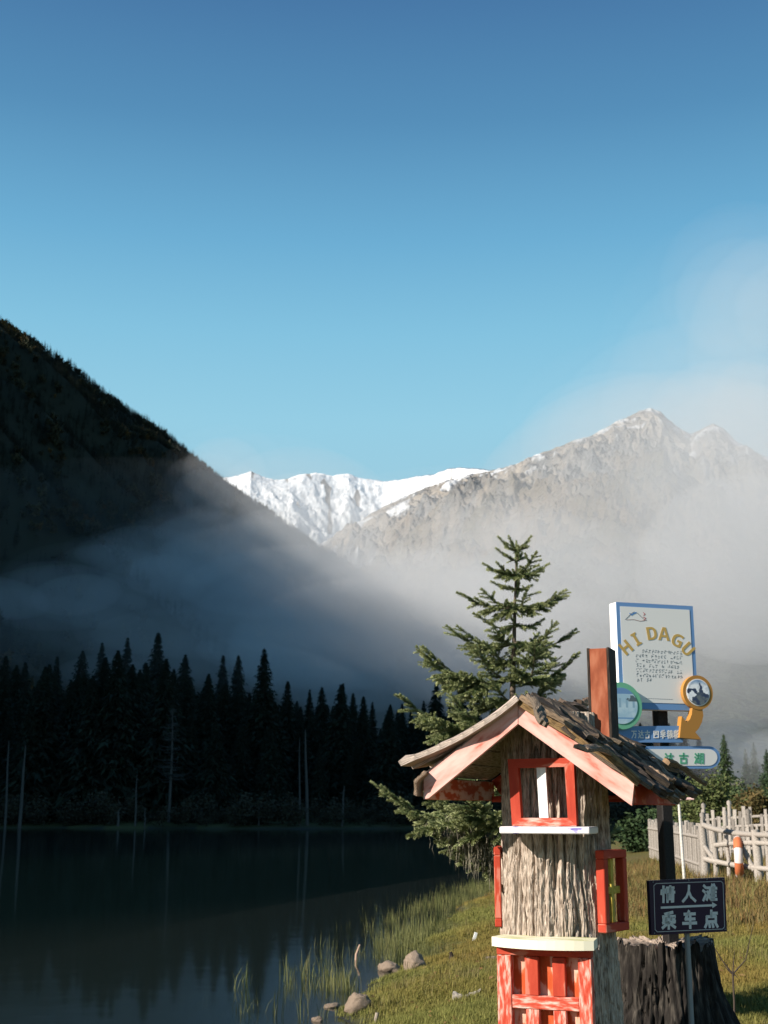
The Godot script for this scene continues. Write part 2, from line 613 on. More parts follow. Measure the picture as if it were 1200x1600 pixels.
# ---------------------------------------------------------------- trees seen from afar
# a spruce of height 1 with ragged hanging boughs; two surfaces are split into trunk and crown meshes
func conifer_meshes(sd: int, whorls: int, boughs: int, clumps: int, wide: float, tint: Color) -> Array:
	var r := RandomNumberGenerator.new()
	r.seed = sd
	var tr := MB.new()
	tr.tube([Vector3(0, -0.03, 0), Vector3(0.004, 0.3, 0.002), Vector3(-0.003, 0.7, 0), Vector3(0, 0.985, 0)], [0.016, 0.012, 0.006, 0.0012], 7)
	var cr := MB.new()
	for w in whorls:
		var f := clampf((w + r.randf_range(-0.3, 0.3)) / whorls, 0.0, 0.999)          # 0 low, 1 at the top
		var h := 0.10 + 0.885 * pow(f, 0.92)
		var reach := wide * (pow(1.0 - f, 0.95) * r.randf_range(0.75, 1.15) + 0.008)
		if f < 0.14: reach *= 0.72 + f * 2.0
		for b in boughs:
			if r.randf() < 0.1: continue
			var az := TAU * (b + r.randf_range(-0.4, 0.4)) / boughs + w * 1.9
			var out := Vector3(cos(az), 0, sin(az))
			var side := Vector3(-sin(az), 0, cos(az))
			var rl := reach * r.randf_range(0.6, 1.15)
			var droop := lerpf(0.42, -0.35, f) + r.randf_range(-0.12, 0.12)
			for k in clumps:
				var s := (k + r.randf_range(0.1, 0.9)) / clumps
				var c := Vector3(0, h, 0) + out * rl * s + Vector3(0, -droop * rl * s + 0.25 * rl * s * s * droop, 0)
				var sz := (0.010 + 0.010 * (1.0 - f) + 0.40 * rl * (1.0 - s * 0.62)) * r.randf_range(0.6, 1.1)
				c += side * r.randf_range(-0.22, 0.22) * rl * (1.1 - s) + Vector3(0, r.randf_range(-0.5, 0.5) / whorls, 0)
				var g := r.randf_range(0.6, 1.35)
				cr.col = Color(tint.r * g * r.randf_range(0.9, 1.12), tint.g * g, tint.b * g)
				for q in 3:
					var a1 := r.randf_range(-1.3, 1.3)
					var dir := (out * cos(a1) + side * sin(a1)) * sz + Vector3(0, -r.randf_range(0.1, 1.1) * sz, 0)
					var wd := side.rotated(out, r.randf_range(-0.9, 0.9)) * sz * r.randf_range(0.16, 0.34)
					if absf(a1) > 0.8: wd = (out * 0.6 + Vector3.UP * 0.4) * sz * 0.28
					cr.tri(c - wd, c + wd * 0.9, c + dir)
	return [tr, cr]

# crown of leaves round a few limbs, height 1: leaf-sized faces in clumps, with gaps
func bushy_meshes(sd: int, limbs: int, leaves: int, wide: float, leaf: float, tint: Color, tint2: Color) -> Array:
	var r := RandomNumberGenerator.new()
	r.seed = sd
	var wood := MB.new()
	var cr := MB.new()
	for i in limbs:
		var az := TAU * (i + r.randf()) / limbs
		var spread := wide * r.randf_range(0.25, 1.0)
		var top := Vector3(cos(az) * spread, r.randf_range(0.45, 1.0) * (1.0 - 0.35 * spread / wide), sin(az) * spread)
		var mid := top * 0.5 + Vector3(r.randf_range(-0.05, 0.05), 0.06, r.randf_range(-0.05, 0.05))
		wood.tube([Vector3(cos(az) * 0.02, -0.03, sin(az) * 0.02), mid, top], [0.02, 0.012, 0.004], 5)
		for k in leaves:
			var t := r.randf_range(0.35, 1.05)
			var base := mid.lerp(top, (t - 0.5) * 2.0) if t > 0.5 else top * t
			var o := Vector3(r.randfn(), r.randfn(), r.randfn()) * wide * 0.17
			var c := base + o
			if c.y < 0.02: c.y = 0.02 + r.randf() * 0.05
			var d1 := Vector3(r.randfn(), r.randfn() * 0.6, r.randfn()).normalized() * leaf * r.randf_range(0.6, 1.3)
			var d2 := d1.cross(Vector3(r.randfn(), r.randfn(), r.randfn())).normalized() * leaf * 0.55
			var g := r.randf_range(0.65, 1.3)
			var tc := tint.lerp(tint2, r.randf())
			cr.col = Color(tc.r * g, tc.g * g, tc.b * g)
			cr.quad(c - d1, c + d2, c + d1, c - d2)
	return [wood, cr]

func tree_of(called: String, meshes: Array, xf: Transform3D, label: String, category: String, group := "", crown := "crown", stem := "trunk") -> Node3D:
	var o := thing(called, xf, label, category, group)
	part(o, stem, meshes[0])
	part(o, crown, meshes[1])
	return o

func build_far_forest() -> void:
	var bark := mat(lin(0.055, 0.047, 0.04), 0.95)
	var leaf := leafy(0.9, 0.0)
	var kinds := []
	for k in 5:
		var cm := conifer_meshes(100 + k, 58, 9, 5, [0.20, 0.245, 0.175, 0.27, 0.19][k], Color(0.021, 0.029, 0.020))
		kinds.append([cm[0].mesh(bark), cm[1].mesh(leaf)])
	# spruces that stand out: pixel of the tip, distance
	var tips := [[413, 1008, 165], [248, 983, 230], [200, 992, 240], [290, 1018, 225], [349, 1020, 240], [373, 1019, 235], [450, 1060, 200], [484, 1074, 190], [503, 1070, 205], [536, 1064, 195], [552, 1079, 185], [568, 1084, 190], [582, 1094, 195], [606, 1122, 200], [325, 1052, 190], [272, 1040, 185], [228, 1030, 190], [160, 1000, 240], [130, 1012, 230], [90, 1022, 225], [40, 1030, 220], [10, 1020, 215], [60, 1060, 180], [112, 1058, 180], [180, 1050, 185], [390, 1078, 170], [430, 1092, 165], [520, 1100, 170], [338, 1120, 152], [470, 1110, 175], [628, 1096, 215], [642, 1108, 225], [662, 1092, 205], [683, 1120, 210], [702, 1100, 205], [722, 1112, 215], [738, 1098, 200], [752, 1118, 220], [560, 1150, 160], [600, 1160, 160], [545, 1170, 158], [620, 1150, 165], [500, 1160, 156], [15, 1110, 165], [80, 1120, 165], [150, 1105, 165], [205, 1110, 160], [300, 1110, 160], [252, 1095, 168], [375, 1130, 158]]
	var r := RandomNumberGenerator.new()
	r.seed = 5
	for i in tips.size():
		var tp := pix(tips[i][0], tips[i][1], tips[i][2])
		var gy := maxf(ground(tp.x, tp.z), hill_y(tp.x, tp.z)) - 0.2
		var h := tp.y - gy
		var k: Array = kinds[i % 5]
		var label := "dark spruce standing among the shaded lakeside wood under the mist"
		if tips[i][2] >= 215 and tips[i][1] < 1040: label = "pale misted spruce top showing above the nearer dark wood"
		elif tips[i][0] > 610: label = "dark spruce tip seen between the branches of the young spruce"
		elif tips[i][1] > 1090: label = "lower dark spruce at the front of the lakeside wood above the grey scrub"
		if i == 0: label = "tall narrow dark spruce rising above the lakeside wood with its tip against the mist"
		tree_of("spruce_tree", k, turned(Vector3(tp.x, gy, tp.z), r.randf() * TAU, h), label, "tree", "spruces of the lakeside wood")
	# the rest of the wood behind and between them
	var xfs := []
	var kf := 3
	for i in 1300:
		var x := r.randf_range(-165, 62)
		var z := r.randf_range(-152, -330)
		if z > far_z(x) - 9.0: continue
		if x > 30.0 and z > -235.0: continue
		var gy := maxf(ground(x, z), hill_y(x, z)) - 0.3
		var h := r.randf_range(11, 22) * (0.78 if x > -20.0 else 1.0) * (0.85 if x > 10.0 else 1.0)
		xfs.append(turned(Vector3(x, gy, z), r.randf() * TAU, h))
	var both: ArrayMesh = kinds[kf][1]
	stuff("lakeside_wood", both, xfs, [], "dense dark spruce wood in shade across the lake", "wood")
	# low grey scrub along the far shore
	var sc := bushy_meshes(41, 7, 60, 0.55, 0.05, Color(0.050, 0.044, 0.030), Color(0.035, 0.036, 0.024))
	var sm: ArrayMesh = sc[1].mesh(leaf)
	xfs = []
	for i in 420:
		var x := r.randf_range(-115, 34)
		var z := far_z(x) - 1.5 - absf(r.randfn()) * 7.0
		xfs.append(turned(Vector3(x, ground(x, z) - 0.1, z), r.randf() * TAU, r.randf_range(1.2, 4.2)))
	stuff("shore_scrub", sm, xfs, [], "low grey brown scrub along the far shore of the lake", "scrub")

	# dead standing trunks: pixel of tip, pixel of foot, label
	var grey := mat(lin(0.075, 0.073, 0.068), 0.9)
	var snags := [[468, 1155, 468, 1290, 0.10, "slim bare grey dead trunk, the shorter of a close pair on the far shore"], [477, 1140, 480, 1292, 0.16, "tall bare grey dead trunk, the taller of a close pair on the far shore"], [538, 1228, 534, 1290, 0.12, "short leaning bare dead trunk on the far shore by low scrub"], [40, 1165, 30, 1293, 0.17, "thick leaning grey dead trunk at the dark edge of the lake"], [14, 1157, 8, 1290, 0.12, "thin grey dead trunk beside a thicker leaning dead trunk"], [214, 1210, 211, 1288, 0.09, "thin straight dead stem standing alone in the lake edge"], [186, 1265, 184, 1292, 0.12, "low broken grey stub of a dead trunk at the waterline"], [405, 1260, 404, 1287, 0.11, "short broken grey stake of a dead trunk on the far bank"], [368, 1268, 367, 1287, 0.09, "small broken dead stem on the far bank"], [227, 1262, 226, 1290, 0.07, "very thin short dead stem beside a straight dead stem"]]
	for s in snags:
		var foot := pix(s[2], s[3], 142.0)
		var fz := foot.z
		var gy := maxf(ground(foot.x, fz), -0.6)
		var tip := pix(s[0], s[1], 142.0)
		var len := tip.y - gy
		var b := MB.new()
		var lean := Vector3(tip.x - foot.x, 0, 0)
		b.tube([Vector3(0, -0.2, 0), lean * 0.35 + Vector3(0.03, len * 0.35, 0), lean * 0.7 + Vector3(-0.03, len * 0.7, 0), lean + Vector3(0, len, 0)], [s[4] * 1.25, s[4], s[4] * 0.75, s[4] * 0.3], 8)
		for k in int(len * 1.2):
			var f := r.randf_range(0.3, 0.97)
			var az := r.randf() * TAU
			var p0: Vector3 = lean * f + Vector3(0, len * f, 0)
			b.tube([p0, p0 + Vector3(cos(az), r.randf_range(-0.4, 0.3), sin(az)) * r.randf_range(0.15, 0.55)], [0.03, 0.01], 4)
		single("dead_tree", b.mesh(grey), Transform3D(Basis(), Vector3(foot.x, gy, fz)), s[5], "dead tree", "dead trunks on the far shore")
	# dead spruce that kept its twigs
	var dt := pix(270, 1106, 150)
	var dn := MB.new()
	var dh := dt.y - 0.5
	dn.tube([Vector3(0, -0.2, 0), Vector3(0.1, dh * 0.5, 0), Vector3(0, dh, 0)], [0.2, 0.13, 0.03], 8)
	var tw := MB.new()
	for k in 130:
		var f := r.randf_range(0.35, 0.99)
		var az := r.randf() * TAU
		var p0 := Vector3(0.05, dh * f, 0)
		var l := (1.25 - f) * r.randf_range(1.0, 3.0)
		tw.tube([p0, p0 + Vector3(cos(az) * l * 0.6, -0.05 * l, sin(az) * l * 0.6), p0 + Vector3(cos(az) * l, 0.1 * l, sin(az) * l)], [0.05, 0.035, 0.012], 4)
	var dd := thing("dead_spruce", Transform3D(Basis(), Vector3(dt.x, 0.5, dt.z)), "bare dead spruce with grey twigs in front of the dark wood", "dead tree")
	part(dd, "trunk", dn.mesh(grey))
	part(dd, "twigs", tw.mesh(mat(lin(0.05, 0.054, 0.05), 0.9)))

	# the wooded hill: thousands of trees that read as one mass
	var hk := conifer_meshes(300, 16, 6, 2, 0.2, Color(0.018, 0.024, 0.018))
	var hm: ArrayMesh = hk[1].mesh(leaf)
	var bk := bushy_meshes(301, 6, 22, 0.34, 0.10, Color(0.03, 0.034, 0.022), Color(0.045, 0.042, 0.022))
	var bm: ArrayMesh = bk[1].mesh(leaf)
	xfs = []
	var xf2 := []
	var c1 := []
	var c2 := []
	var tries := 0
	while xfs.size() + xf2.size() < 30000 and tries < 90000:
		tries += 1
		var z := -r.randf_range(850, 2200) if tries % 7 else -r.randf_range(330, 900)
		var x := z * tan(deg_to_rad(r.randf_range(-1.0, 18.6)))
		var y := hill_y(x, z)
		if y < 14.0: continue
		if z < -1000.0 and y < 90.0: continue
		var patch := na.get_noise_2d(x * 2.2, z * 2.2)
		var h := r.randf_range(8, 16)
		var g := r.randf_range(0.7, 1.5)
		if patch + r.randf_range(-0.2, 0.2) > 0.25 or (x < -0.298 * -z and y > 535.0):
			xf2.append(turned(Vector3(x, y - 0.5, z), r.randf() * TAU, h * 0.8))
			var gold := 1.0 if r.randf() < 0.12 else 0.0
			if x < -0.298 * -z and y > 535.0: gold = 2.5  # sunlight on the crest corner, painted into these crowns as gold
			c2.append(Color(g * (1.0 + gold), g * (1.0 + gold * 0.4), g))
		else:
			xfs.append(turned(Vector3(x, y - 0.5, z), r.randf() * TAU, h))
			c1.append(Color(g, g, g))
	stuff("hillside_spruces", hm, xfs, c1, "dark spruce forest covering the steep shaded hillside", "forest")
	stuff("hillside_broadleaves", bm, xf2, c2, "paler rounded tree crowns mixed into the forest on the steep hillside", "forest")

func build_right_trees() -> void:
	var bark := mat(lin(0.07, 0.055, 0.045), 0.95)
	var leaf := leafy(0.85, 0.15)
	var defs := [[1130, 1143, 62, 0.24, Color(0.055, 0.085, 0.035), "sunlit green spruce with a pointed top behind the picket fence"], [1177, 1158, 120, 0.2, Color(0.045, 0.065, 0.04), "tall slim spruce veiled by mist behind the sunlit trees"], [1164, 1168, 118, 0.18, Color(0.045, 0.065, 0.04), "shorter slim spruce veiled by mist beside a taller one"], [1197, 1168, 75, 0.26, Color(0.05, 0.085, 0.04), "green spruce with wide boughs at the end of the fence"], [1060, 1205, 95, 0.2, Color(0.035, 0.05, 0.03), "dark spruce showing under the rounded end of the lake name sign"]]
	for i in defs.size():
		var d: Array = defs[i]
		var tp := pix(d[0], d[1], d[2])
		var gy := ground(tp.x, tp.z)
		var cm := conifer_meshes(500 + i, 34, 9, 5, d[3], d[4])
		tree_of("spruce_tree", [cm[0].mesh(bark), cm[1].mesh(leaf)], turned(Vector3(tp.x, gy, tp.z), i * 1.7, tp.y - gy), d[5], "tree", "trees beyond the fence")
	# rounded bushes behind the fence: top pixel, distance, half width px
	var bd := [[1105, 1196, 52, 58, Color(0.085, 0.115, 0.04), Color(0.12, 0.13, 0.05), "large pale green leafy bush behind the picket fence"], [1150, 1222, 56, 46, Color(0.05, 0.085, 0.035), Color(0.08, 0.10, 0.045), "darker green leafy bush below the pointed spruce"], [1188, 1222, 50, 36, Color(0.13, 0.09, 0.035), Color(0.09, 0.085, 0.035), "russet brown bush behind the fence posts"], [1058, 1228, 60, 40, Color(0.04, 0.07, 0.03), Color(0.06, 0.085, 0.04), "dark green bush behind the black sign post"], [1004, 1262, 42, 48, Color(0.03, 0.055, 0.022), Color(0.045, 0.07, 0.03), "low dark green bush between the stump house and the fence"]]
	for i in bd.size():
		var d: Array = bd[i]
		var tp := pix(d[0], d[1], d[2])
		var gy := ground(tp.x, tp.z) - 0.05
		var h := tp.y - gy
		var wd: float = d[3] * d[2] / F
		var bm := bushy_meshes(600 + i, 11, 420, wd / h, 0.085 / h, d[4], d[5])
		tree_of("leafy_bush", [bm[0].mesh(bark), bm[1].mesh(leaf)], turned(Vector3(tp.x, gy, tp.z), i, h), d[6], "bush", "bushes beyond the fence", "foliage", "stems")

# ---------------------------------------------------------------- the young spruce behind the house
var twigs := []

func twig_mesh(len: float, sd: int) -> MB:
	var r := RandomNumberGenerator.new()
	r.seed = sd
	var b := MB.new()
	var count := int(len * 2000.0)
	for i in count:
		var s := r.randf() if i > count / 6 else r.randf_range(0.9, 1.0)
		var a := r.randf() * TAU
		var o := Vector3(cos(a), sin(a), 0)
		if o.y < -0.35 and r.randf() < 0.45: o.y = -o.y
		var fwd := r.randf_range(0.5, 1.1) + (0.8 if s > 0.9 else 0.0)
		var dir := (o + Vector3(0, 0.15, fwd)).normalized()
		var p0 := Vector3(0, 0.0, s * len)
		var nl := r.randf_range(0.015, 0.022)
		var side := dir.cross(Vector3(r.randfn(), r.randfn(), r.randfn())).normalized() * 0.0016
		var g := r.randf_range(0.75, 1.25)
		var fresh := smoothstep(0.35, 1.0, s) * r.randf_range(0.5, 1.0)
		var c := Color(0.11, 0.15, 0.06).lerp(Color(0.42, 0.44, 0.22), fresh)
		b.col = Color(c.r * g, c.g * g, c.b * g)
		b.quad(p0 - side, p0 + side, p0 + dir * nl + side * 0.5, p0 + dir * nl - side * 0.5)
	return b

func build_spruce() -> void:
	var base := Vector3(0.925, 0, -9.3)
	base.y = ground(base.x, base.z)
	var top := pix(807, 860, 9.3)
	var H := top.y - base.y
	var root := thing("young_spruce", Transform3D(Basis(), base), "young green spruce with layered upturned branches growing behind the stump house", "tree")
	var bark := mat(lin(0.13, 0.10, 0.075), 0.95)
	var nm := leafy(0.6, 0.12)
	var lens := [0.10, 0.15, 0.20, 0.26]
	var tm := []
	for k in 4:
		for j in 2:
			var am: ArrayMesh = twig_mesh(lens[k], 900 + k * 2 + j).mesh(nm)
			tm.append(am)
	var tb := MB.new()
	tb.tube([Vector3(0, -0.1, 0), Vector3(-0.01, H * 0.35, 0), Vector3(0.005, H * 0.7, 0), Vector3(top.x - base.x, H, 0)], [0.062, 0.045, 0.022, 0.004], 9)
	var leader := MB.new()
	part(root, "trunk", tb.mesh(bark))
	var r := RandomNumberGenerator.new()
	r.seed = 31
	# whorls: pixel row on the trunk, reach left / right in metres, rise of the branch
	var px := 11.0 / 2010.0
	var whorls := [[862, 0.09, 0.09, 0.5, 5], [876, 0.10, 0.10, 0.3, 3], [899, 0.23, 0.28, 0.12, 6], [920, 0.14, 0.15, 0.0, 3], [950, 0.40, 0.34, 0.06, 6], [976, 0.24, 0.2, -0.08, 3], [1004, 0.54, 0.52, 0.02, 6], [1030, 0.34, 0.3, -0.1, 4], [1060, 0.86, 0.58, 0.1, 6], [1092, 0.5, 0.45, -0.05, 5], [1132, 1.02, 0.75, 0.06, 6], [1172, 0.6, 0.6, -0.1, 5], [1215, 0.62, 0.8, -0.12, 6], [1264, 1.20, 1.1, -0.02, 8], [1302, 0.75, 1.0, -0.18, 6], [1345, 0.45, 0.8, -0.25, 5]]
	for wi in whorls.size():
		var w: Array = whorls[wi]
		var h: float = pix(800, w[0], 9.3).y - base.y
		var n: int = w[4]
		for b in n:
			var az := PI + TAU * b / n + (r.randf_range(-0.3, 0.3) if b > 0 else r.randf_range(-0.1, 0.12)) + (0.0 if b == 0 else wi * 0.15)
			var c := cos(az)
			var reach: float = 0.845 * lerpf(w[1], w[2], c * 0.5 + 0.5) * (r.randf_range(0.55, 0.98) if b > 0 else 1.0)
			var out := Vector3(c, 0, sin(az))
			var side := Vector3(-sin(az), 0, c)
			var rise: float = w[3]
			var wood := MB.new()
			var am := ArrayMesh.new()
			var pts := []
			var rad := []
			for k in 7:
				var s := k / 6.0
				var y := rise * reach * s + (0.18 if wi > 6 else 0.1) * reach * s * s - 0.12 * reach * sin(s * PI) * (1.0 if wi > 4 else 0.3)
				pts.append(Vector3((top.x - base.x) * h / H, h, 0) + out * reach * s + side * 0.05 * reach * sin(s * 4.0 + b) + Vector3(0, y, 0))
				rad.append(lerpf(0.006 + 0.006 * reach, 0.002, s))
			wood.tube(pts, rad, 5)
			var st := SurfaceTool.new()
			st.begin(Mesh.PRIMITIVE_TRIANGLES)
			var step := 0.044
			var m := int(reach / step)
			for k in m + 1:
				var s := clampf((k + 0.5) / (m + 1), 0, 1)
				if s < 0.16 and reach > 0.35: continue
				var f := s * 6.0
				var i0 := mini(int(f), 5)
				var p: Vector3 = pts[i0].lerp(pts[i0 + 1], f - i0)
				var fw: Vector3 = (pts[i0 + 1] - pts[i0]).normalized()
				# needles on the branch itself
				place_twig(st, tm[2 + r.randi() % 2], p - fw * 0.05, fw, 0.55)
				for sg in [-1.0, 1.0]:
					if r.randf() < 0.36: continue
					var ln: float = clampf((1.0 - s) * reach * 0.55 + 0.06, 0.05, 0.42) * r.randf_range(0.6, 1.1)
					var d: Vector3 = (fw * r.randf_range(0.65, 1.0) + side * sg * r.randf_range(0.6, 1.0) + Vector3(0, r.randf_range(-0.5, 0.22), 0)).normalized()
					long_twig(st, wood, tm, p, d, ln, r)
			# tip
			long_twig(st, wood, tm, pts[5], (pts[6] - pts[5]).normalized() + Vector3(0, 0.12, 0), 0.17 if reach > 0.2 else 0.1, r)
			wood.mesh(bark, am)
			st.set_material(nm)
			st.commit(am)
			part(root, "branch", am)
	# needles up the leader
	var st2 := SurfaceTool.new()
	st2.begin(Mesh.PRIMITIVE_TRIANGLES)
	for k in 12:
		place_twig(st2, tm[k % 4], Vector3((top.x - base.x) * 0.95, H - 0.36 + k * 0.028, 0), Vector3(0.02, 1, 0.02), 0.8)
	st2.set_material(nm)
	part(root, "leader_needles", st2.commit())
	# grey beard lichen hanging under the lower boughs
	var lm := leafy(0.95, 0.1)
	for sp in [[720, 1300, 0.7], [745, 1320, 0.7], [762, 1330, 0.8], [735, 1310, 0.5], [775, 1315, 0.6], [700, 1290, 0.35]]:
		var lb := MB.new()
		var c := pix(sp[0], sp[1], 9.1) - base
		for k in 70:
			var p0 := c + Vector3(r.randfn() * 0.07, r.randfn() * 0.05, r.randfn() * 0.08)
			var l: float = r.randf_range(0.08, 0.3) * sp[2]
			var p1 := p0 + Vector3(r.randfn() * 0.012, -l * 0.5, r.randfn() * 0.012)
			var p2 := p1 + Vector3(r.randfn() * 0.012, -l * 0.5, r.randfn() * 0.012)
			lb.col = Color(0.20, 0.18, 0.135) * r.randf_range(0.6, 1.1)
			var wd := Vector3(0.0014, 0, r.randf_range(-0.002, 0.002))
			lb.quad(p0 - wd, p0 + wd, p1 + wd, p1 - wd)
			lb.tri(p1 - wd, p1 + wd, p2)
		part(root, "lichen", lb.mesh(lm))

func place_twig(st: SurfaceTool, m: ArrayMesh, p: Vector3, d: Vector3, s: float) -> void:
	d = d.normalized()
	var x := Vector3.UP.cross(d)
	x = Vector3.RIGHT if x.length() < 0.05 else x.normalized()
	st.append_from(m, 0, Transform3D(Basis(x * s, d.cross(x) * s, d * s), p))

func long_twig(st: SurfaceTool, wood: MB, tm: Array, p: Vector3, d: Vector3, ln: float, r: RandomNumberGenerator) -> void:
	d = d.normalized()
	var end := p + d * ln
	wood.tube([p, end], [0.003, 0.0015], 3, false)
	if ln < 0.14:
		place_twig(st, tm[r.randi() % 2], p, d, ln / 0.10)
		return
	if ln < 0.23:
		place_twig(st, tm[2 + r.randi() % 2], p, d, ln / 0.15)
	else:
		place_twig(st, tm[4 + r.randi() % 4], p, d, ln / 0.22)
	var n := int(ln / 0.06)
	for k in n:
		var s := (k + 0.7) / (n + 0.6)
		for sg in [-1.0, 1.0]:
			if r.randf() < 0.25: continue
			var side: Vector3 = Vector3.UP.cross(d).normalized() * sg
			var dd: Vector3 = (d + side * r.randf_range(0.6, 1.0) + Vector3(0, r.randf_range(-0.45, 0.2), 0)).normalized()
			var l2 := (1.05 - s) * ln * 0.5 + 0.035
			place_twig(st, tm[r.randi() % 4], p + d * ln * s, dd, clampf(l2 / 0.12, 0.45, 1.1))

# ---------------------------------------------------------------- grass, reeds, shrubs
func tuft(sd: int, blades: int, hgt: float, spread: float, width: float, ca: Color, cb: Color) -> MB:
	var r := RandomNumberGenerator.new()
	r.seed = sd
	var b := MB.new()
	for i in blades:
		var p := Vector3(r.randfn(), 0, r.randfn()) * spread
		var az := r.randf() * TAU
		var h := hgt * r.randf_range(0.5, 1.1)
		var lean := Vector3(cos(az), 0, sin(az)) * h * r.randf_range(0.1, 0.6)
		var w := Vector3(-sin(az), 0, cos(az)) * width
		var g := r.randf_range(0.75, 1.25)
		b.col = ca.lerp(cb, r.randf()) * g
		var mid := p + lean * 0.35 + Vector3(0, h * 0.6, 0)
		b.quad(p - w, p + w, mid + w * 0.8, mid - w * 0.8)
		b.tri(mid - w * 0.8, mid + w * 0.8, p + lean + Vector3(0, h, 0))
	return b

func build_grass() -> void:
	var gm := leafy(0.75, 0.2)
	var r := RandomNumberGenerator.new()
	r.seed = 8
	var t1: ArrayMesh = tuft(1, 16, 0.06, 0.035, 0.0022, Color(0.145, 0.17, 0.036), Color(0.225, 0.195, 0.065)).mesh(gm)
	var xfs := []
	var cols := []
	for i in 90000:
		var az := deg_to_rad(r.randf_range(-6, 19))
		var d := 8.5 + 24.0 * pow(r.randf(), 1.35)
		var x := sin(az) * d
		var z := -cos(az) * d
		var s := x - shore_x(z)
		if s < 0.02 or r.randf() > 0.25 + s * 1.4: continue
		var y := ground(x, z)
		var dry := clampf(na.get_noise_2d(x * 18.0, z * 18.0) * 1.4 + 0.35 + 0.08 * (x - 3.0), 0, 1)
		var lush := na.get_noise_2d(x * 45.0 + 90.0, z * 45.0)
		xfs.append(turned(Vector3(x, y - 0.004, z), r.randf() * TAU, r.randf_range(0.55, 1.15) * (1.0 + maxf(0.0, lush) * 1.1)))
		var g := r.randf_range(0.8, 1.15)
		cols.append(Color(g, g, g).lerp(Color(1.35, 0.8, 0.75), dry * 0.75))
	stuff("grass", t1, xfs, cols, "short green and straw coloured turf on the lake bank", "grass")
	# longer bleached grass
	var t2: ArrayMesh = tuft(2, 9, 0.16, 0.03, 0.0022, Color(0.20, 0.16, 0.07), Color(0.13, 0.12, 0.04)).mesh(gm)
	xfs = []
	for i in 2600:
		var az := deg_to_rad(r.randf_range(-6, 19))
		var d := 9.0 + 22.0 * r.randf()
		var x := sin(az) * d
		var z := -cos(az) * d
		if x - shore_x(z) < 0.15 or na.get_noise_2d(x * 40.0, z * 40.0 + 50.0) < 0.08: continue
		xfs.append(turned(Vector3(x, ground(x, z), z), r.randf() * TAU, r.randf_range(0.6, 1.3)))
	stuff("long_grass", t2, xfs, [], "thin bleached longer grass blades scattered over the turf", "grass")
	# reeds in the shallows
	var t3: ArrayMesh = tuft(3, 6, 0.38, 0.06, 0.0035, Color(0.085, 0.105, 0.035), Color(0.15, 0.145, 0.055)).mesh(gm)
	xfs = []
	for i in 1900:
		var z := -r.randf_range(13.5, 36.0)
		var s := -absf(r.randfn()) * (0.34 + 0.02 * (-z)) + 0.22
		var x := shore_x(z) + s
		var clumpy := na.get_noise_2d(x * 70.0, z * 26.0)
		if clumpy < -0.04 + smoothstep(-19.0, -14.0, z) * 0.16: continue
		if s > 0.1 and r.randf() < 0.6: continue
		xfs.append(turned(Vector3(x, maxf(ground(x, z), -0.35), z), r.randf() * TAU, r.randf_range(0.55, 1.15) * (0.75 if s > -0.1 else 1.0)))
	stuff("reeds", t3, xfs, [], "thin straw green reeds standing in the shallow edge of the lake", "reeds")
	# separate clumps out in the water
	var k := 0
	for s in [[380, 1545, 0.36, "small clump of reeds standing alone in the dark water"], [452, 1532, 0.36, "thin clump of reeds beside the lone reed clump in the water"], [478, 1530, 0.40, "fuller clump of reeds in the water before the reed bed"], [508, 1520, 0.34, "sparse clump of reeds touching the reed bed"], [500, 1590, 0.2, "low clump of reeds by the pale boulder at the water's edge"]]:
		var q := ray(s[0], s[1])
		var p := EYE + q * (2.0 / -q.y)
		var b := tuft(60 + k, 15, s[2], 0.05, 0.004, Color(0.10, 0.12, 0.04), Color(0.17, 0.16, 0.06))
		single("reed_clump", b.mesh(gm), Transform3D(Basis(), Vector3(p.x, -0.05, p.z)), s[3], "reeds", "reed clumps in the shallows")
		k += 1
	# russet ferns and dead stalks on the slope before the fence
	var t4: ArrayMesh = tuft(4, 34, 0.25, 0.13, 0.005, Color(0.22, 0.125, 0.05), Color(0.17, 0.145, 0.06)).mesh(gm)
	xfs = []
	cols = []
	for i in 1700:
		var az := deg_to_rad(r.randf_range(8, 19))
		var d := r.randf_range(17, 34)
		var x := sin(az) * d
		var z := -cos(az) * d
		var w := na.get_noise_2d(x * 30.0, z * 30.0)
		var band := clampf((x - shore_x(z) - 1.6) * 0.6, 0, 1)
		if w < 0.32 - 0.34 * band - (0.2 if d > 21.0 else 0.0): continue
		xfs.append(turned(Vector3(x, ground(x, z), z), r.randf() * TAU, r.randf_range(0.5, 1.15)))
		var g := r.randf_range(0.7, 1.2)
		cols.append(Color(g, g * r.randf_range(0.9, 1.25), g))
	stuff("withered_ferns", t4, xfs, cols, "russet withered ferns and stalks on the bank before the fence", "undergrowth")

# ---------------------------------------------------------------- the tree-stump house
var HX := Transform3D()

func hp(u: float, v: float, zl: float) -> Vector3:
	return on_plane(u, v, HX, zl)

# a flat board whose outline is given in photograph pixels on the house's plane z = z1; grain runs from point 0 to point 1
func px_board(parent: Node3D, called: String, xf: Transform3D, pts: Array, z0: float, z1: float, m: Material) -> MeshInstance3D:
	var a := on_plane(pts[0][0], pts[0][1], xf, z1)
	var b := on_plane(pts[1][0], pts[1][1], xf, z1)
	var ang := atan2(b.y - a.y, b.x - a.x)
	var fr := Transform3D(Basis(Vector3(0, 0, 1), ang), Vector3(a.x, a.y, 0))
	var inv := fr.affine_inverse()
	var p := PackedVector2Array()
	for q in pts:
		var w := inv * on_plane(q[0], q[1], xf, z1)
		p.append(Vector2(w.x, w.y))
	var mb := MB.new()
	mb.slab(p, z0, z1)
	for i in mb.t.size():
		mb.t[i] += Vector2(a.x * 3.1 + a.y, a.y * 5.3)
	return part(parent, called, mb.mesh(m), fr)

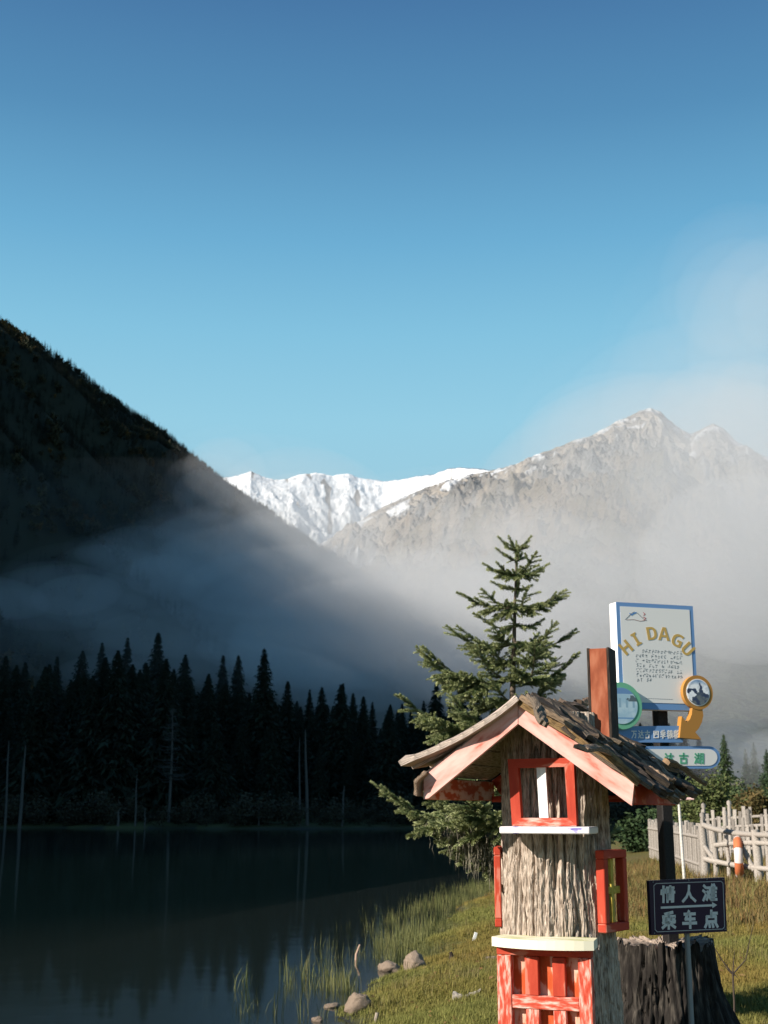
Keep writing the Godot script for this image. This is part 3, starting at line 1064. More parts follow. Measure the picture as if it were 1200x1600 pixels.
func board(parent: Node3D, called: String, xf: Transform3D, size: Vector3, m: Material, bev := 0.003) -> MeshInstance3D:
	var mb := MB.new()
	mb.box(Transform3D(), size, bev, Vector2(rf(0, 3), rf(0, 3)))
	return part(parent, called, mb.mesh(m), xf)

# a warped strip of bark or split wood: x along it, y its upper side, z across
func strip_mesh(ln: float, wd: float, th: float, sd: int, bend: float, m: Material, tint: Color, rough := 1.0) -> ArrayMesh:
	var n := 10
	var k := 4
	var r := RandomNumberGenerator.new()
	r.seed = sd
	var mb := MB.new()
	var top := []
	var bot := []
	for i in n + 1:
		var s := float(i) / n
		for j in k + 1:
			var w := float(j) / k - 0.5
			var e := 1.0 + 0.14 * sin(s * 9.0 + sd) + r.randf_range(-0.06, 0.06)
			var x := ln * s
			if i == n: x += r.randf_range(-0.05, 0.03) * ln
			if i == 0: x += r.randf_range(-0.02, 0.02) * ln
			var y := bend * s * s * s + 0.012 * sin(s * 5.0 + sd * 1.7) - 0.10 * wd * (w * w * 4.0)
			var z := wd * w * e + 0.01 * sin(s * 4.0 + sd)
			top.append(Vector3(x, y + th * 0.5 + r.randf_range(-0.5, 0.7) * th * 0.55 * rough, z))
			bot.append(Vector3(x, y - th * 0.5, z))
	var off := Vector2(r.randf() * 5, r.randf() * 5)
	for i in n:
		for j in k:
			var a := i * (k + 1) + j
			var b := a + 1
			var c := a + k + 1
			var d := c + 1
			var g := r.randf_range(0.7, 1.25)
			mb.col = Color(tint.r * g, tint.g * g, tint.b * g)
			mb.quad(top[a], top[b], top[d], top[c], off + Vector2(top[a].x, top[a].z), off + Vector2(top[b].x, top[b].z), off + Vector2(top[d].x, top[d].z), off + Vector2(top[c].x, top[c].z))
	for i in n:
		for jj in [0, k]:
			var a: int = i * (k + 1) + jj
			var c: int = a + k + 1
			if jj == 0: mb.quad(top[a], top[c], bot[c], bot[a], off, off + Vector2(0.06, 0), off + Vector2(0.06, th), off + Vector2(0, th))
			else: mb.quad(top[c], top[a], bot[a], bot[c], off, off + Vector2(0.06, 0), off + Vector2(0.06, th), off + Vector2(0, th))
		var q := i * (k + 1)
		mb.quad(bot[q], bot[q + k + 1], bot[q + 2 * k + 1], bot[q + k], off, off, off, off)
	for j in k:
		var a := j
		mb.quad(top[a + 1], top[a], bot[a], bot[a + 1], off, off, off, off)
		var c := n * (k + 1) + j
		mb.quad(top[c], top[c + 1], bot[c + 1], bot[c], off, off + Vector2(.03, 0), off + Vector2(.03, th), off + Vector2(0, th))
	return mb.mesh(m)

func build_house() -> void:
	var ang := 0.384
	HX = Transform3D(Basis(Vector3.UP, -ang), Vector3(0.91, ground(0.91, -7.0), -7.0))
	var h := thing("tree_stump_house", HX, "red trimmed little house made from an upright tree trunk with a bark roof", "playhouse")
	# paints and woods
	var grain := ntex(0.018, 4, [], [], 90)
	M.red = relief(mat(Color.WHITE, 0.7, ntex(0.01, 5, [0.0, 0.35, 0.62, 0.72], [lin(.32, .032, .015), lin(.39, .040, .018), lin(.43, .054, .025), lin(.52, .16, .11)], 21), Vector3(0.5, 2.0, 1)), grain, 0.15)
	M.faded = relief(mat(Color.WHITE, 0.85, ntex(0.02, 5, [0.2, 0.4, 0.52, 0.64, 0.8], [lin(.46, .05, .025), lin(.50, .09, .055), lin(.58, .19, .14), lin(.64, .32, .26), lin(.66, .46, .40)], 22), Vector3(0.9, 4.2, 1)), grain, 0.15)
	M.pink = relief(mat(Color.WHITE, 0.85, ntex(0.01, 5, [0.1, 0.26, 0.5, 0.8], [lin(.52, .14, .10), lin(.62, .27, .22), lin(.67, .35, .30), lin(.71, .43, .38)], 23), Vector3(0.7, 2.6, 1)), grain, 0.12)
	M.panel = relief(mat(Color.WHITE, 0.85, ntex(0.01, 4, [0.3, 0.48, 0.55, 0.75], [lin(.46, .075, .02), lin(.50, .12, .05), lin(.62, .30, .21), lin(.68, .42, .32)], 24), Vector3(1.0, 2.4, 1)), grain, 0.15)
	M.white = relief(mat(Color.WHITE, 0.75, ntex(0.012, 5, [0.2, 0.4, 0.7], [lin(.62, .60, .58), lin(.78, .77, .75), lin(.84, .83, .81)], 25), Vector3(1, 3, 1)), grain, 0.1)
	M.sill = relief(mat(Color.WHITE, 0.8, ntex(0.012, 4, [0.2, 0.31, 0.36, 0.8], [lin(.16, .14, .42), lin(.45, .42, .62), lin(.76, .72, .74), lin(.80, .76, .76)], 26), Vector3(0.9, 2, 1)), grain, 0.1)
	M.cream = relief(mat(Color.WHITE, 0.85, ntex(0.01, 5, [0.2, 0.35, 0.6, 0.8], [lin(.48, .50, .24), lin(.62, .60, .38), lin(.74, .70, .54), lin(.78, .74, .62)], 27), Vector3(0.7, 2.5, 1)), grain, 0.12)
	M.yellow = mat(Color.WHITE, 0.75, ntex(0.02, 4, [0.3, 0.7], [lin(.40, .28, .045), lin(.52, .40, .08)], 28), Vector3(2, 6, 1))
	M.brick_paint = relief(mat(Color.WHITE, 0.8, ntex(0.01, 5, [0.25, 0.5, 0.75], [lin(.22, .055, .024), lin(.28, .078, .036), lin(.34, .115, .06)], 29), Vector3(0.8, 2.5, 1)), grain, 0.1)
	M.dark_wood = relief(mat(Color.WHITE, 0.9, ntex(0.02, 5, [0.2, 0.5, 0.8], [lin(.018, .014, .012), lin(.035, .026, .02), lin(.07, .05, .04)], 30), Vector3(1, 9, 1)), grain, 0.2)
	M.grey_wood = relief(mat(Color.WHITE, 0.9, ntex(0.02, 5, [0.2, 0.5, 0.8], [lin(.16, .13, .10), lin(.30, .25, .20), lin(.42, .36, .30)], 31), Vector3(1, 12, 1)), grain, 0.25)
	M.bark_strip = relief(mat(Color.WHITE, 0.95, ntex(0.02, 5, [0.15, 0.45, 0.7, 0.9], [lin(.35, .34, .33), lin(.6, .58, .56), lin(.85, .83, .8), lin(1, .97, .93)], 32), Vector3(1.4, 14, 1)), grain, 0.5)
	M.bark_strip.vertex_color_use_as_albedo = true

	# trunk: a weathered bole, its fissures cut into the surface
	var rows := 300
	var cols := 560
	var p := PackedVector3Array()
	var fn := FastNoiseLite.new()
	fn.seed = 4; fn.frequency = 1.0; fn.fractal_octaves = 2
	var fn2 := FastNoiseLite.new()
	fn2.seed = 44; fn2.frequency = 1.0; fn2.fractal_octaves = 3
	var fc := FastNoiseLite.new()
	fc.seed = 6; fc.frequency = 1.0; fc.noise_type = FastNoiseLite.TYPE_CELLULAR; fc.cellular_return_type = FastNoiseLite.RETURN_CELL_VALUE; fc.fractal_type = FastNoiseLite.FRACTAL_NONE; fc.cellular_jitter = 1.0
	var top_y := 2.04
	for i in rows:
		var y := lerpf(-0.06, top_y, float(i) / (rows - 1))
		for j in cols:
			var th := TAU * j / (cols - 1)
			var r0 := lerpf(0.322, 0.264, y / top_y) + 0.05 * exp(-(y + 0.06) / 0.16)
			var cx := cos(th)
			var sx := sin(th)
			r0 += 0.010 * fn2.get_noise_3d(cx * 1.6, y * 0.5, sx * 1.6)
			var wob := 0.35 * fn2.get_noise_3d(cx * 2.0 + 9.0, y * 2.2, sx * 2.0)
			var c1 := absf(fn.get_noise_3d((cx + wob * 0.15) * 3.4, y * 0.6, (sx - wob * 0.15) * 3.4))
			var c2 := absf(fn.get_noise_3d((cx + wob * 0.05) * 11.0 + 40.0, y * 1.9, sx * 11.0))
			var crack := smoothstep(0.075, 0.0, c1) * 0.028 + smoothstep(0.07, 0.0, c2) * 0.010
			var fib := fn2.get_noise_3d(cx * 34.0, y * 3.5, sx * 34.0) * 0.0045 + fn2.get_noise_3d(cx * 70.0, y * 14.0, sx * 70.0) * 0.0022
			var plate := (smoothstep(0.0, 0.4, c1) - 0.5) * 0.016 + fc.get_noise_3d((cx + wob * 0.05) * 5.0, y * 1.5, sx * 5.0) * 0.007
			var r := r0 - crack + fib + plate
			p.append(Vector3(sx * r, y, cx * r))
	var tm := mat(Color.WHITE, 0.95, ntex(0.016, 5, [0.18, 0.38, 0.58, 0.8], [lin(.16, .12, .092), lin(.35, .275, .215), lin(.50, .41, .335), lin(.61, .53, .45)], 33, 1024), Vector3(5.5, 0.75, 5.5), 1)
	relief(tm, ntex(0.02, 6, [], [], 34, 1024), 1.0)
	part(h, "trunk", grid_mesh(p, rows, cols, tm, PackedVector2Array(), PackedColorArray(), true, null, true))

	# gable boards
	var zf := 0.60
	var zb := -0.55
	px_board(h, "gable_board", HX, [[662, 1213], [809, 1097], [809, 1131], [670, 1247], [662, 1249]], zf - 0.03, zf, M.pink)
	px_board(h, "gable_board", HX, [[810, 1097], [991, 1223], [987, 1259], [810, 1131]], zf - 0.033, zf - 0.002, M.pink)
	var A := hp(809, 1097, zf)
	var L := hp(660, 1212, zf)
	var R := hp(992, 1224, zf)
	var dl := (L - A).normalized()
	var dr := (R - A).normalized()
	var nl := Vector3(dl.y, -dl.x, 0)
	var nrm := Vector3(-dr.y, dr.x, 0)
	if nl.y < 0: nl = -nl
	if nrm.y < 0: nrm = -nrm
	var len_l := (L - A).length()
	var len_r := (R - A).length()
	var depth := zf - zb
	# roof planks under the bark, running from gable to gable
	for sd in 2:
		var d := dl if sd == 0 else dr
		var nn := nl if sd == 0 else nrm
		var ln := len_l if sd == 0 else len_r
		for k in 5:
			var c := A + d * ln * (k + 0.5) / 5.0 + nn * 0.006 + Vector3(0, 0, -depth * 0.5 - 0.016)
			var xf := Transform3D(Basis(Vector3(0, 0, -1), nn, Vector3(0, 0, -1).cross(nn)), c)
			board(h, "roof_plank", xf, Vector3(depth - 0.05, 0.018, ln / 5.0 - 0.004), M.grey_wood)
	# boards closing the eaves
	var rb := hp(989, 1258, zf)
	var lb := hp(662, 1250, zf)
	board(h, "eave_board", Transform3D(Basis(Vector3.UP, PI / 2), Vector3(R.x - 0.014, (R.y + rb.y) * 0.5 - 0.004, (zf + zb) * 0.5 - 0.018)), Vector3(depth - 0.04, R.y - rb.y - 0.012, 0.024), M.red)
	board(h, "eave_board", Transform3D(Basis(Vector3.UP, PI / 2), Vector3(L.x + 0.012, (L.y + lb.y) * 0.5 - 0.004, (zf + zb) * 0.5 - 0.018)), Vector3(depth - 0.04, L.y - lb.y - 0.012, 0.024), M.panel)
	# rear gable boards and the tie beam that carries the roof
	for sd in 2:
		var d := dl if sd == 0 else dr
		var nn := nl if sd == 0 else nrm
		var ln := len_l if sd == 0 else len_r
		board(h, "rear_gable_board", Transform3D(Basis(d, nn, d.cross(nn)), A + d * ln * 0.51 - nn * 0.058 + Vector3(0, 0, zb - zf - 0.012)), Vector3(ln * 0.97, 0.10, 0.026), M.red)
	board(h, "tie_beam", Transform3D(Basis(), Vector3((L.x + R.x) * 0.5, lb.y + 0.012, zb + 0.06)), Vector3(R.x - L.x - 0.06, 0.035, 0.03), M.red)
	# bark on the shaded side: two overlapping courses and loose pieces on top
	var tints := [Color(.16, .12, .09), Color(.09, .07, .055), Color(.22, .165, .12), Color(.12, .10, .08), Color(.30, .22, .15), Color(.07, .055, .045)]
	var k2 := 0
	for course in 2:
		var zz := zf + 0.045
		while zz > zb - 0.06:
			var wd := rf(0.075, 0.125)
			var s0 := (-0.01 if course else 0.40 * len_r) + rf(-0.02, 0.03)
			var ln := (0.62 if course else 0.72) * len_r + rf(-0.03, 0.05)
			var tilt := rf(-0.05, 0.05)
			var d := (dr + Vector3(0, 0, tilt) + nrm * rf(-0.015, 0.02)).normalized()
			var o := A + dr * s0 + nrm * (0.030 + 0.022 * course + rf(0, 0.012))
			o.z = zz - wd * 0.5
			var xf := Transform3D(Basis(d, nrm, d.cross(nrm)).orthonormalized(), o)
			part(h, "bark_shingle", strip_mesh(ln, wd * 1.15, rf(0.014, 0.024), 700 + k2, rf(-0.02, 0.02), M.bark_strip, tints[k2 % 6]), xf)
			zz -= wd * 0.86
			k2 += 1
	# the edge piece along the gable, its split face toward the front
	var ed := Transform3D(Basis(dr, nrm, dr.cross(nrm)), A + dr * 0.02 + nrm * 0.025 + Vector3(0, 0, 0.01))
	part(h, "bark_shingle", strip_mesh(len_r * 1.0, 0.06, 0.035, 790, 0.0, M.bark_strip, Color(.38, .25, .12)), ed)
	# pixel line on the roof plane: foot and head of loose pieces
	var loose := [[905, 1163, 1050, 1207, 0.06, 0.016, 0.05, Color(.36, .26, .19)], [830, 1092, 868, 1152, 0.05, 0.02, 0.07, Color(.2, .16, .12)], [860, 1100, 925, 1160, 0.07, 0.02, 0.06, Color(.12, .10, .08)], [1000, 1190, 1045, 1222, 0.045, 0.014, 0.05, Color(.45, .31, .21)], [1012, 1180, 1052, 1216, 0.03, 0.012, 0.06, Color(.42, .28, .19)], [985, 1165, 1100, 1222, 0.06, 0.02, 0.06, Color(.20, .16, .13)], [965, 1120, 1060, 1180, 0.05, 0.02, 0.07, Color(.24, .20, .17)], [880, 1092, 930, 1120, 0.06, 0.02, 0.08, Color(.2, .15, .12)], [1040, 1190, 1104, 1220, 0.05, 0.022, 0.07, Color(.30, .2, .12)], [905, 1100, 918, 1092, 0.05, 0.02, 0.08, Color(.26, .18, .13)]]
	var rp := Transform3D(Basis(dr, Vector3(0, 0, -1).cross(dr).normalized(), nrm), A)
	rp.basis = Basis(dr, nrm.cross(dr), nrm)
	var rpw := HX * rp
	for q in loose:
		var a := rp * on_plane(q[0], q[1], rpw, q[6])
		var b := rp * on_plane(q[2], q[3], rpw, q[6])
		var d := (b - a)
		var ln := clampf(d.length(), 0.08, 0.6)
		d = d.normalized()
		var up2: Vector3 = nrm + Vector3(-0.2, 0.5, 0.9) if q[0] == 905 or q[0] == 1000 or q[0] == 1012 else nrm
		var y := (up2 - d * up2.dot(d)).normalized()
		part(h, "bark_shingle", strip_mesh(ln, q[4], q[5], 800 + k2, 0.0, M.bark_strip, q[7]), Transform3D(Basis(d, y, d.cross(y)), a))
		k2 += 1
	# the sunny side: long sheets of grey bark that flare out over the eave
	var zz := zf + 0.05
	while zz > zb:
		var wd := rf(0.13, 0.2)
		var d := dl
		var o := A + nl * 0.030 - dl * 0.02
		o.z = zz - wd * 0.5
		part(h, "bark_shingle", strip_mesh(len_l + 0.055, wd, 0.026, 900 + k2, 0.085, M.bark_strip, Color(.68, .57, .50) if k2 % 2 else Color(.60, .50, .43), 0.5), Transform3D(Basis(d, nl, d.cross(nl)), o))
		zz -= wd * 0.88
		k2 += 1
	var o2 := A + dl * (len_l - 0.02) + Vector3(0.0, 0.012, 0.0)
	part(h, "bark_shingle", strip_mesh(0.13, 0.10, 0.014, 990, 0.0, M.bark_strip, Color(.3, .22, .16)), Transform3D(Basis(dl, nl, dl.cross(nl)).rotated(Vector3(0, 0, 1), 0.5), o2))

	# chimney of four boards standing on the shaded slope
	var cz := 0.085
	var cw := hp(950, 1080, cz).x - hp(923, 1080, cz).x
	var cc := (hp(950, 1080, cz).x + hp(923, 1080, cz).x) * 0.5
	var cy1 := hp(936, 1013, cz).y
	var cy0 := A.y + dr.y / dr.x * (cc - A.x) - 0.02
	var ch := cy1 - cy0
	var cmid := Vector3(cc, (cy0 + cy1) * 0.5, 0)
	var up := Basis(Vector3(0, 1, 0), Vector3(-1, 0, 0), Vector3(0, 0, 1))
	var side := Basis(Vector3(0, 1, 0), Vector3(0, 0, 1), Vector3(1, 0, 0))
	var chim := Node3D.new()
	chim.name = "chimney"
	h.add_child(chim)
	var dp := 0.16
	board(chim, "chimney_board", Transform3D(up, cmid + Vector3(0, 0, cz - 0.008)), Vector3(ch, cw, 0.016), M.brick_paint, 0.002)
	board(chim, "chimney_board", Transform3D(up, cmid + Vector3(0, 0, cz - dp)), Vector3(ch, cw, 0.016), M.brick_paint, 0.002)
	for s in [-1.0, 1.0]:
		board(chim, "chimney_board", Transform3D(side, cmid + Vector3(s * (cw * 0.5 + 0.007), 0.004, cz - dp * 0.5 - 0.002)), Vector3(ch, dp + 0.008, 0.014), M.dark_wood, 0.002)

	# the window under the gable
	var zw := 0.385
	var win := Node3D.new()
	win.name = "window"
	h.add_child(win)
	px_board(win, "frame_rail", HX, [[793, 1186], [896, 1184], [882, 1198], [809, 1200]], zw - 0.045, zw, M.red)
	px_board(win, "frame_rail", HX, [[800, 1290], [901, 1291], [887, 1278], [814, 1278]], zw - 0.045, zw, M.faded)
	px_board(win, "frame_stile", HX, [[793, 1186], [800, 1290], [814, 1278], [809, 1200]], zw - 0.045, zw - 0.001, M.red)
	px_board(win, "frame_stile", HX, [[896, 1184], [901, 1291], [887, 1278], [882, 1198]], zw - 0.045, zw - 0.001, M.red)
	px_board(win, "mullion", HX, [[838, 1196], [843, 1281], [857, 1281], [852, 1196]], zw - 0.035, zw - 0.01, M.white)
	var s0 := hp(780, 1291, 0.47)
	var s1 := hp(921, 1294, 0.47)
	board(h, "window_sill", Transform3D(Basis(), Vector3((s0.x + s1.x) * 0.5, (s0.y + s1.y) * 0.5 - 0.015, 0.375)), Vector3(s1.x - s0.x, 0.034, 0.19), M.sill, 0.005)

	# shutters on both flanks of the trunk
	for sd in [-1.0, 1.0]:
		var phi: float = sd * (1.30 if sd > 0 else 1.33)
		var rad := 0.298 if sd > 0 else 0.286
		var tk := 0.05 if sd > 0 else 0.036
		var c := Vector3(sin(phi) * rad, 0, cos(phi) * rad)
		c.y = (HX.affine_inverse() * pix(955, 1391, 6.8)).y + (0.0 if sd > 0 else 0.01)
		var sx := Transform3D(Basis(Vector3.UP, phi), c)
		var sh := Node3D.new()
		sh.name = "side_window"
		h.add_child(sh, true)
		sh.transform = sx
		var W := 0.25
		var Hh := 0.40
		var fw := 0.042
		for s in [-1.0, 1.0]:
			board(sh, "frame_rail", Transform3D(Basis(), Vector3(0, s * (Hh - fw) * 0.5, tk * 0.5)), Vector3(W, fw, tk), M.red, 0.004)
			board(sh, "frame_stile", Transform3D(up, Vector3(s * (W - fw) * 0.5, 0, tk * 0.5)), Vector3(Hh - 2 * fw - 0.001, fw, tk - 0.001), M.red, 0.004)
		board(sh, "glazing_bar", Transform3D(up, Vector3(0, 0, 0.02)), Vector3(Hh - 2 * fw, 0.03, 0.016), M.yellow, 0.002)
		for s in [-1.0, 1.0]:
			board(sh, "glazing_bar", Transform3D(Basis(), Vector3(s * 0.049, 0, 0.02)), Vector3(0.066, 0.036, 0.014), M.yellow, 0.002)

	# the door and the ledge above it
	var door := Node3D.new()
	door.name = "door"
	h.add_child(door)
	var zd := 0.41
	var dt := hp(850, 1481, zd).y
	var ytop := hp(850, 1495, zd).y
	var ym1 := hp(850, 1557, zd).y
	var ym0 := hp(850, 1578, zd).y
	var X := func(u: float) -> float: return hp(u, 1540, zd).x
	var xs := [X.call(777), X.call(799), X.call(820), X.call(841), X.call(863), X.call(883), X.call(904), X.call(925)]
	var vb := func(called: String, xa: float, xb: float, ya: float, yb: float, z0: float, z1: float, m: Material) -> void:
		board(door, called, Transform3D(up, Vector3((xa + xb) * 0.5, (ya + yb) * 0.5, (z0 + z1) * 0.5)), Vector3(yb - ya, xb - xa, z1 - z0), m, 0.003)
	vb.call("stile", xs[0], xs[1], 0.0, ytop, zd - 0.05, zd, M.faded)
	vb.call("stile", xs[6], xs[7], 0.0, ytop, zd - 0.05, zd, M.faded)
	board(door, "top_rail", Transform3D(Basis(), Vector3((xs[0] + xs[7]) * 0.5, (ytop + dt) * 0.5 + 0.002, zd - 0.024)), Vector3(xs[7] - xs[0], dt - ytop, 0.05), M.red, 0.003)
	for y2 in [ym1, ym1 - 0.42]:
		board(door, "rail", Transform3D(Basis(), Vector3((xs[1] + xs[6]) * 0.5, y2 - (ym1 - ym0) * 0.5, zd - 0.022)), Vector3(xs[6] - xs[1] - 0.002, ym1 - ym0, 0.036), M.faded, 0.003)
	vb.call("muntin", xs[2], xs[3], ym1 + 0.001, ytop - 0.001, zd - 0.04, zd - 0.006, M.red)
	vb.call("muntin", xs[4], xs[5], ym1 + 0.001, ytop - 0.001, zd - 0.04, zd - 0.006, M.red)
	vb.call("muntin", xs[2], xs[3], ym0 - 0.4, ym0 - 0.001, zd - 0.04, zd - 0.008, M.faded)
	vb.call("muntin", xs[4], xs[5], ym0 - 0.4, ym0 - 0.001, zd - 0.04, zd - 0.008, M.faded)
	for k in 3:
		vb.call("panel", xs[k * 2 + 1] - 0.01, xs[k * 2 + 2] + 0.01, 0.02, ytop + 0.004, zd - 0.072, zd - 0.052, M.panel)
	var lx0 := hp(767, 1475, 0.42).x
	var lx1 := hp(929, 1475, 0.42).x
	var ly := hp(850, 1476, 0.47).y
	var pp := PackedVector2Array()
	for k in 13:
		var s := k / 12.0
		pp.append(Vector2(lerpf(lx0, lx1, s), -(0.405 + 0.10 * pow(sin(PI * clampf(s * 0.94 + 0.0, 0, 1)), 0.7))))
	pp.append(Vector2(lx1 - 0.02, -0.27))
	pp.append(Vector2(lx0 + 0.02, -0.27))
	var lmb := MB.new()
	lmb.slab(pp, -0.022, 0.022, Transform3D(Basis(Vector3(1, 0, 0), Vector3(0, 0, -1), Vector3(0, 1, 0)), Vector3(0, ly, 0)))
	part(h, "door_ledge", lmb.mesh(M.cream))

# ---------------------------------------------------------------- signs
# strokes of the characters on a 100 x 100 field, y down
const GLYPH := {
	"qing": [[20,6,20,96],[9,28,6,50],[29,24,34,40],[42,16,92,16],[46,28,88,28],[38,41,97,41],[67,6,67,41],[48,52,48,96],[48,52,87,52,87,92,76,92],[48,65,87,65],[48,78,87,78]],
	"ren": [[51,6,49,40,34,70,8,95],[50,40,66,72,95,95]],
	"tan": [[9,10,22,22],[4,38,17,48],[6,94,24,62],[31,24,54,24,48,52,29,92],[33,44,56,88],[68,6,57,40],[64,28,64,96],[78,6,85,20],[64,28,98,28],[64,49,94,49],[64,69,94,69],[64,91,99,91],[80,28,80,91]],
	"cheng": [[76,6,24,15],[9,29,93,29],[50,11,50,97],[32,36,32,64],[11,46,32,46],[9,64,35,57],[67,36,67,61,91,61,91,53],[90,39,67,48],[48,63,7,91],[52,63,95,91]],
	"che": [[14,20,88,20],[46,4,22,48,86,48],[4,71,97,71],[55,34,55,98]],
	"dian": [[50,4,50,38],[50,20,90,20],[19,38,81,38,81,66,19,66,19,38],[18,76,8,96],[36,77,40,96],[58,77,64,96],[80,75,94,96]],
	"gu": [[7,28,93,28],[50,5,50,53],[22,53,79,53,79,93,22,93,22,53]],
	"hu": [[8,10,19,21],[4,38,15,48],[5,94,20,62],[25,28,58,28],[42,7,42,51],[29,51,56,51,56,86,29,86,29,51],[69,11,69,60,61,96],[69,11,94,11,94,93,84,91],[69,36,94,36],[69,59,94,59]],
	"da": [[38,30,92,30],[66,7,61,45,39,73],[65,36,91,72],[11,10,24,24],[6,42,23,42,19,72],[5,93,21,76,48,91,97,91]],
	"si": [[11,17,89,17,89,90,11,90,11,17],[40,17,38,46,23,62],[61,17,61,54,77,57]],
	"ji": [[73,5,27,14],[9,27,92,27],[50,11,50,49],[46,29,11,53],[54,29,91,51],[24,57,73,57,52,68],[52,67,52,94,41,92],[9,75,93,75]],
	"jing": [[13,14,20,33],[39,11,31,33],[5,41,47,41],[26,6,26,97],[24,45,7,77],[28,45,45,70],[54,15,95,15],[57,27,92,27],[50,40,99,40],[75,5,75,40],[58,52,58,97],[58,52,93,52,93,93],[58,65,93,65],[58,78,93,78]],
	"cai": [[51,6,13,15],[13,23,19,35],[31,21,34,33],[51,19,44,35],[6,47,60,47],[33,38,33,97],[30,51,6,81],[36,51,58,78],[86,6,61,32],[91,35,61,62],[96,64,57,96]],
	"part": [[8,15,94,15],[50,15,46,50,14,95],[44,45,84,45,80,92,64,88]],
}

func stroke(mb: MB, pts: Array, w: float, z0: float, z1: float) -> void:
	for i in pts.size() - 1:
		var a: Vector2 = pts[i]
		var b: Vector2 = pts[i + 1]
		var d := (b - a)
		if d.length() < 1e-5: continue
		d = d.normalized() * w * 0.5
		var s := Vector2(-d.y, d.x)
		var ex := d * 0.6
		mb.slab(PackedVector2Array([a - ex - s, b + ex - s, b + ex + s, a - ex + s]), z0, z1 + 0.0001 * (i % 3))

func glyph(parent: Node3D, key: String, xf: Transform3D, zl: float, u0: float, v0: float, u1: float, v1: float, w: float, m: Material, slope := 0.0) -> void:
	var mb := MB.new()
	for s in GLYPH[key]:
		var pts := []
		for i in range(0, s.size(), 2):
			var u: float = lerpf(u0, u1, s[i] / 100.0)
			var v: float = lerpf(v0, v1, s[i + 1] / 100.0) + slope * (u - u0)
			var q := on_plane(u, v, xf, zl)
			pts.append(Vector2(q.x, q.y))
		stroke(mb, pts, w, zl, zl + 0.0012)
	part(parent, "character", mb.mesh(m))

func px_slab(parent: Node3D, called: String, xf: Transform3D, pts: Array, z0: float, z1: float, m: Material) -> MeshInstance3D:
	var p := PackedVector2Array()
	for q in pts:
		var w := on_plane(q[0], q[1], xf, z1)
		p.append(Vector2(w.x, w.y))
	var mb := MB.new()
	mb.slab(p, z0, z1)
	return part(parent, called, mb.mesh(m))

func disc(c: Vector2, r: float, n := 40) -> PackedVector2Array:
	var p := PackedVector2Array()
	for i in n:
		p.append(c + Vector2(cos(TAU * i / n), sin(TAU * i / n)) * r)
	return p

# a printed round picture, drawn into an image
func print_tex(kind: int) -> ImageTexture:
	var im := Image.create(128, 128, false, Image.FORMAT_RGB8)
	var n := FastNoiseLite.new()
	n.seed = 50 + kind; n.frequency = 0.022; n.fractal_octaves = 5
	for y in 128:
		for x in 128:
			var c: Color
			var v := n.get_noise_2d(x, y)
			if kind == 0:      # clouds over dark ridges
				var ridge := 70.0 + 26.0 * sin(x * 0.05 + 1.0) + v * 60.0
				c = lin(.50, .53, .58).lerp(lin(.80, .82, .84), clampf(v * 2.0 + 0.5, 0, 1))
				if y < 26: c = lin(.16, .27, .45).lerp(c, clampf(y / 26.0, 0, 1))
				if y > ridge or (x < 60 and y > 44 and v < 0.02): c = lin(.035, .05, .10).lerp(lin(.13, .15, .16), clampf(v * 2.2 + 0.5, 0, 1))
			else:              # pale blue view of a lake pavilion
				c = lin(.34, .50, .60).lerp(lin(.46, .60, .67), clampf(v * 2.0 + 0.5, 0, 1))
				if y < 22: c = lin(.14, .26, .46)
				elif y > 36 and y < 70 and (x / 9) % 3 == 0: c = lin(.26, .40, .50)
				if y > 104 and y < 110: c = lin(.16, .30, .50)
				if x > 82 and y > 26 and y < 48 and v > 0.0: c = lin(.10, .14, .16)
				if Vector2(x - 44, y - 88).length() < 3.5: c = lin(.06, .09, .13)
			im.set_pixel(x, y, c)
	return ImageTexture.create_from_image(im)

func picture_disc(parent: Node3D, called: String, c: Vector3, r: float, z0: float, z1: float, m: Material) -> void:
	var mb := MB.new()
	mb.slab(disc(Vector2(c.x, c.y), r), z0, z1)
	for i in mb.t.size():
		mb.t[i] = Vector2((mb.v[i].x - c.x) / r * 0.5 + 0.5, 0.5 - (mb.v[i].y - c.y) / r * 0.5)
	part(parent, called, mb.mesh(m))

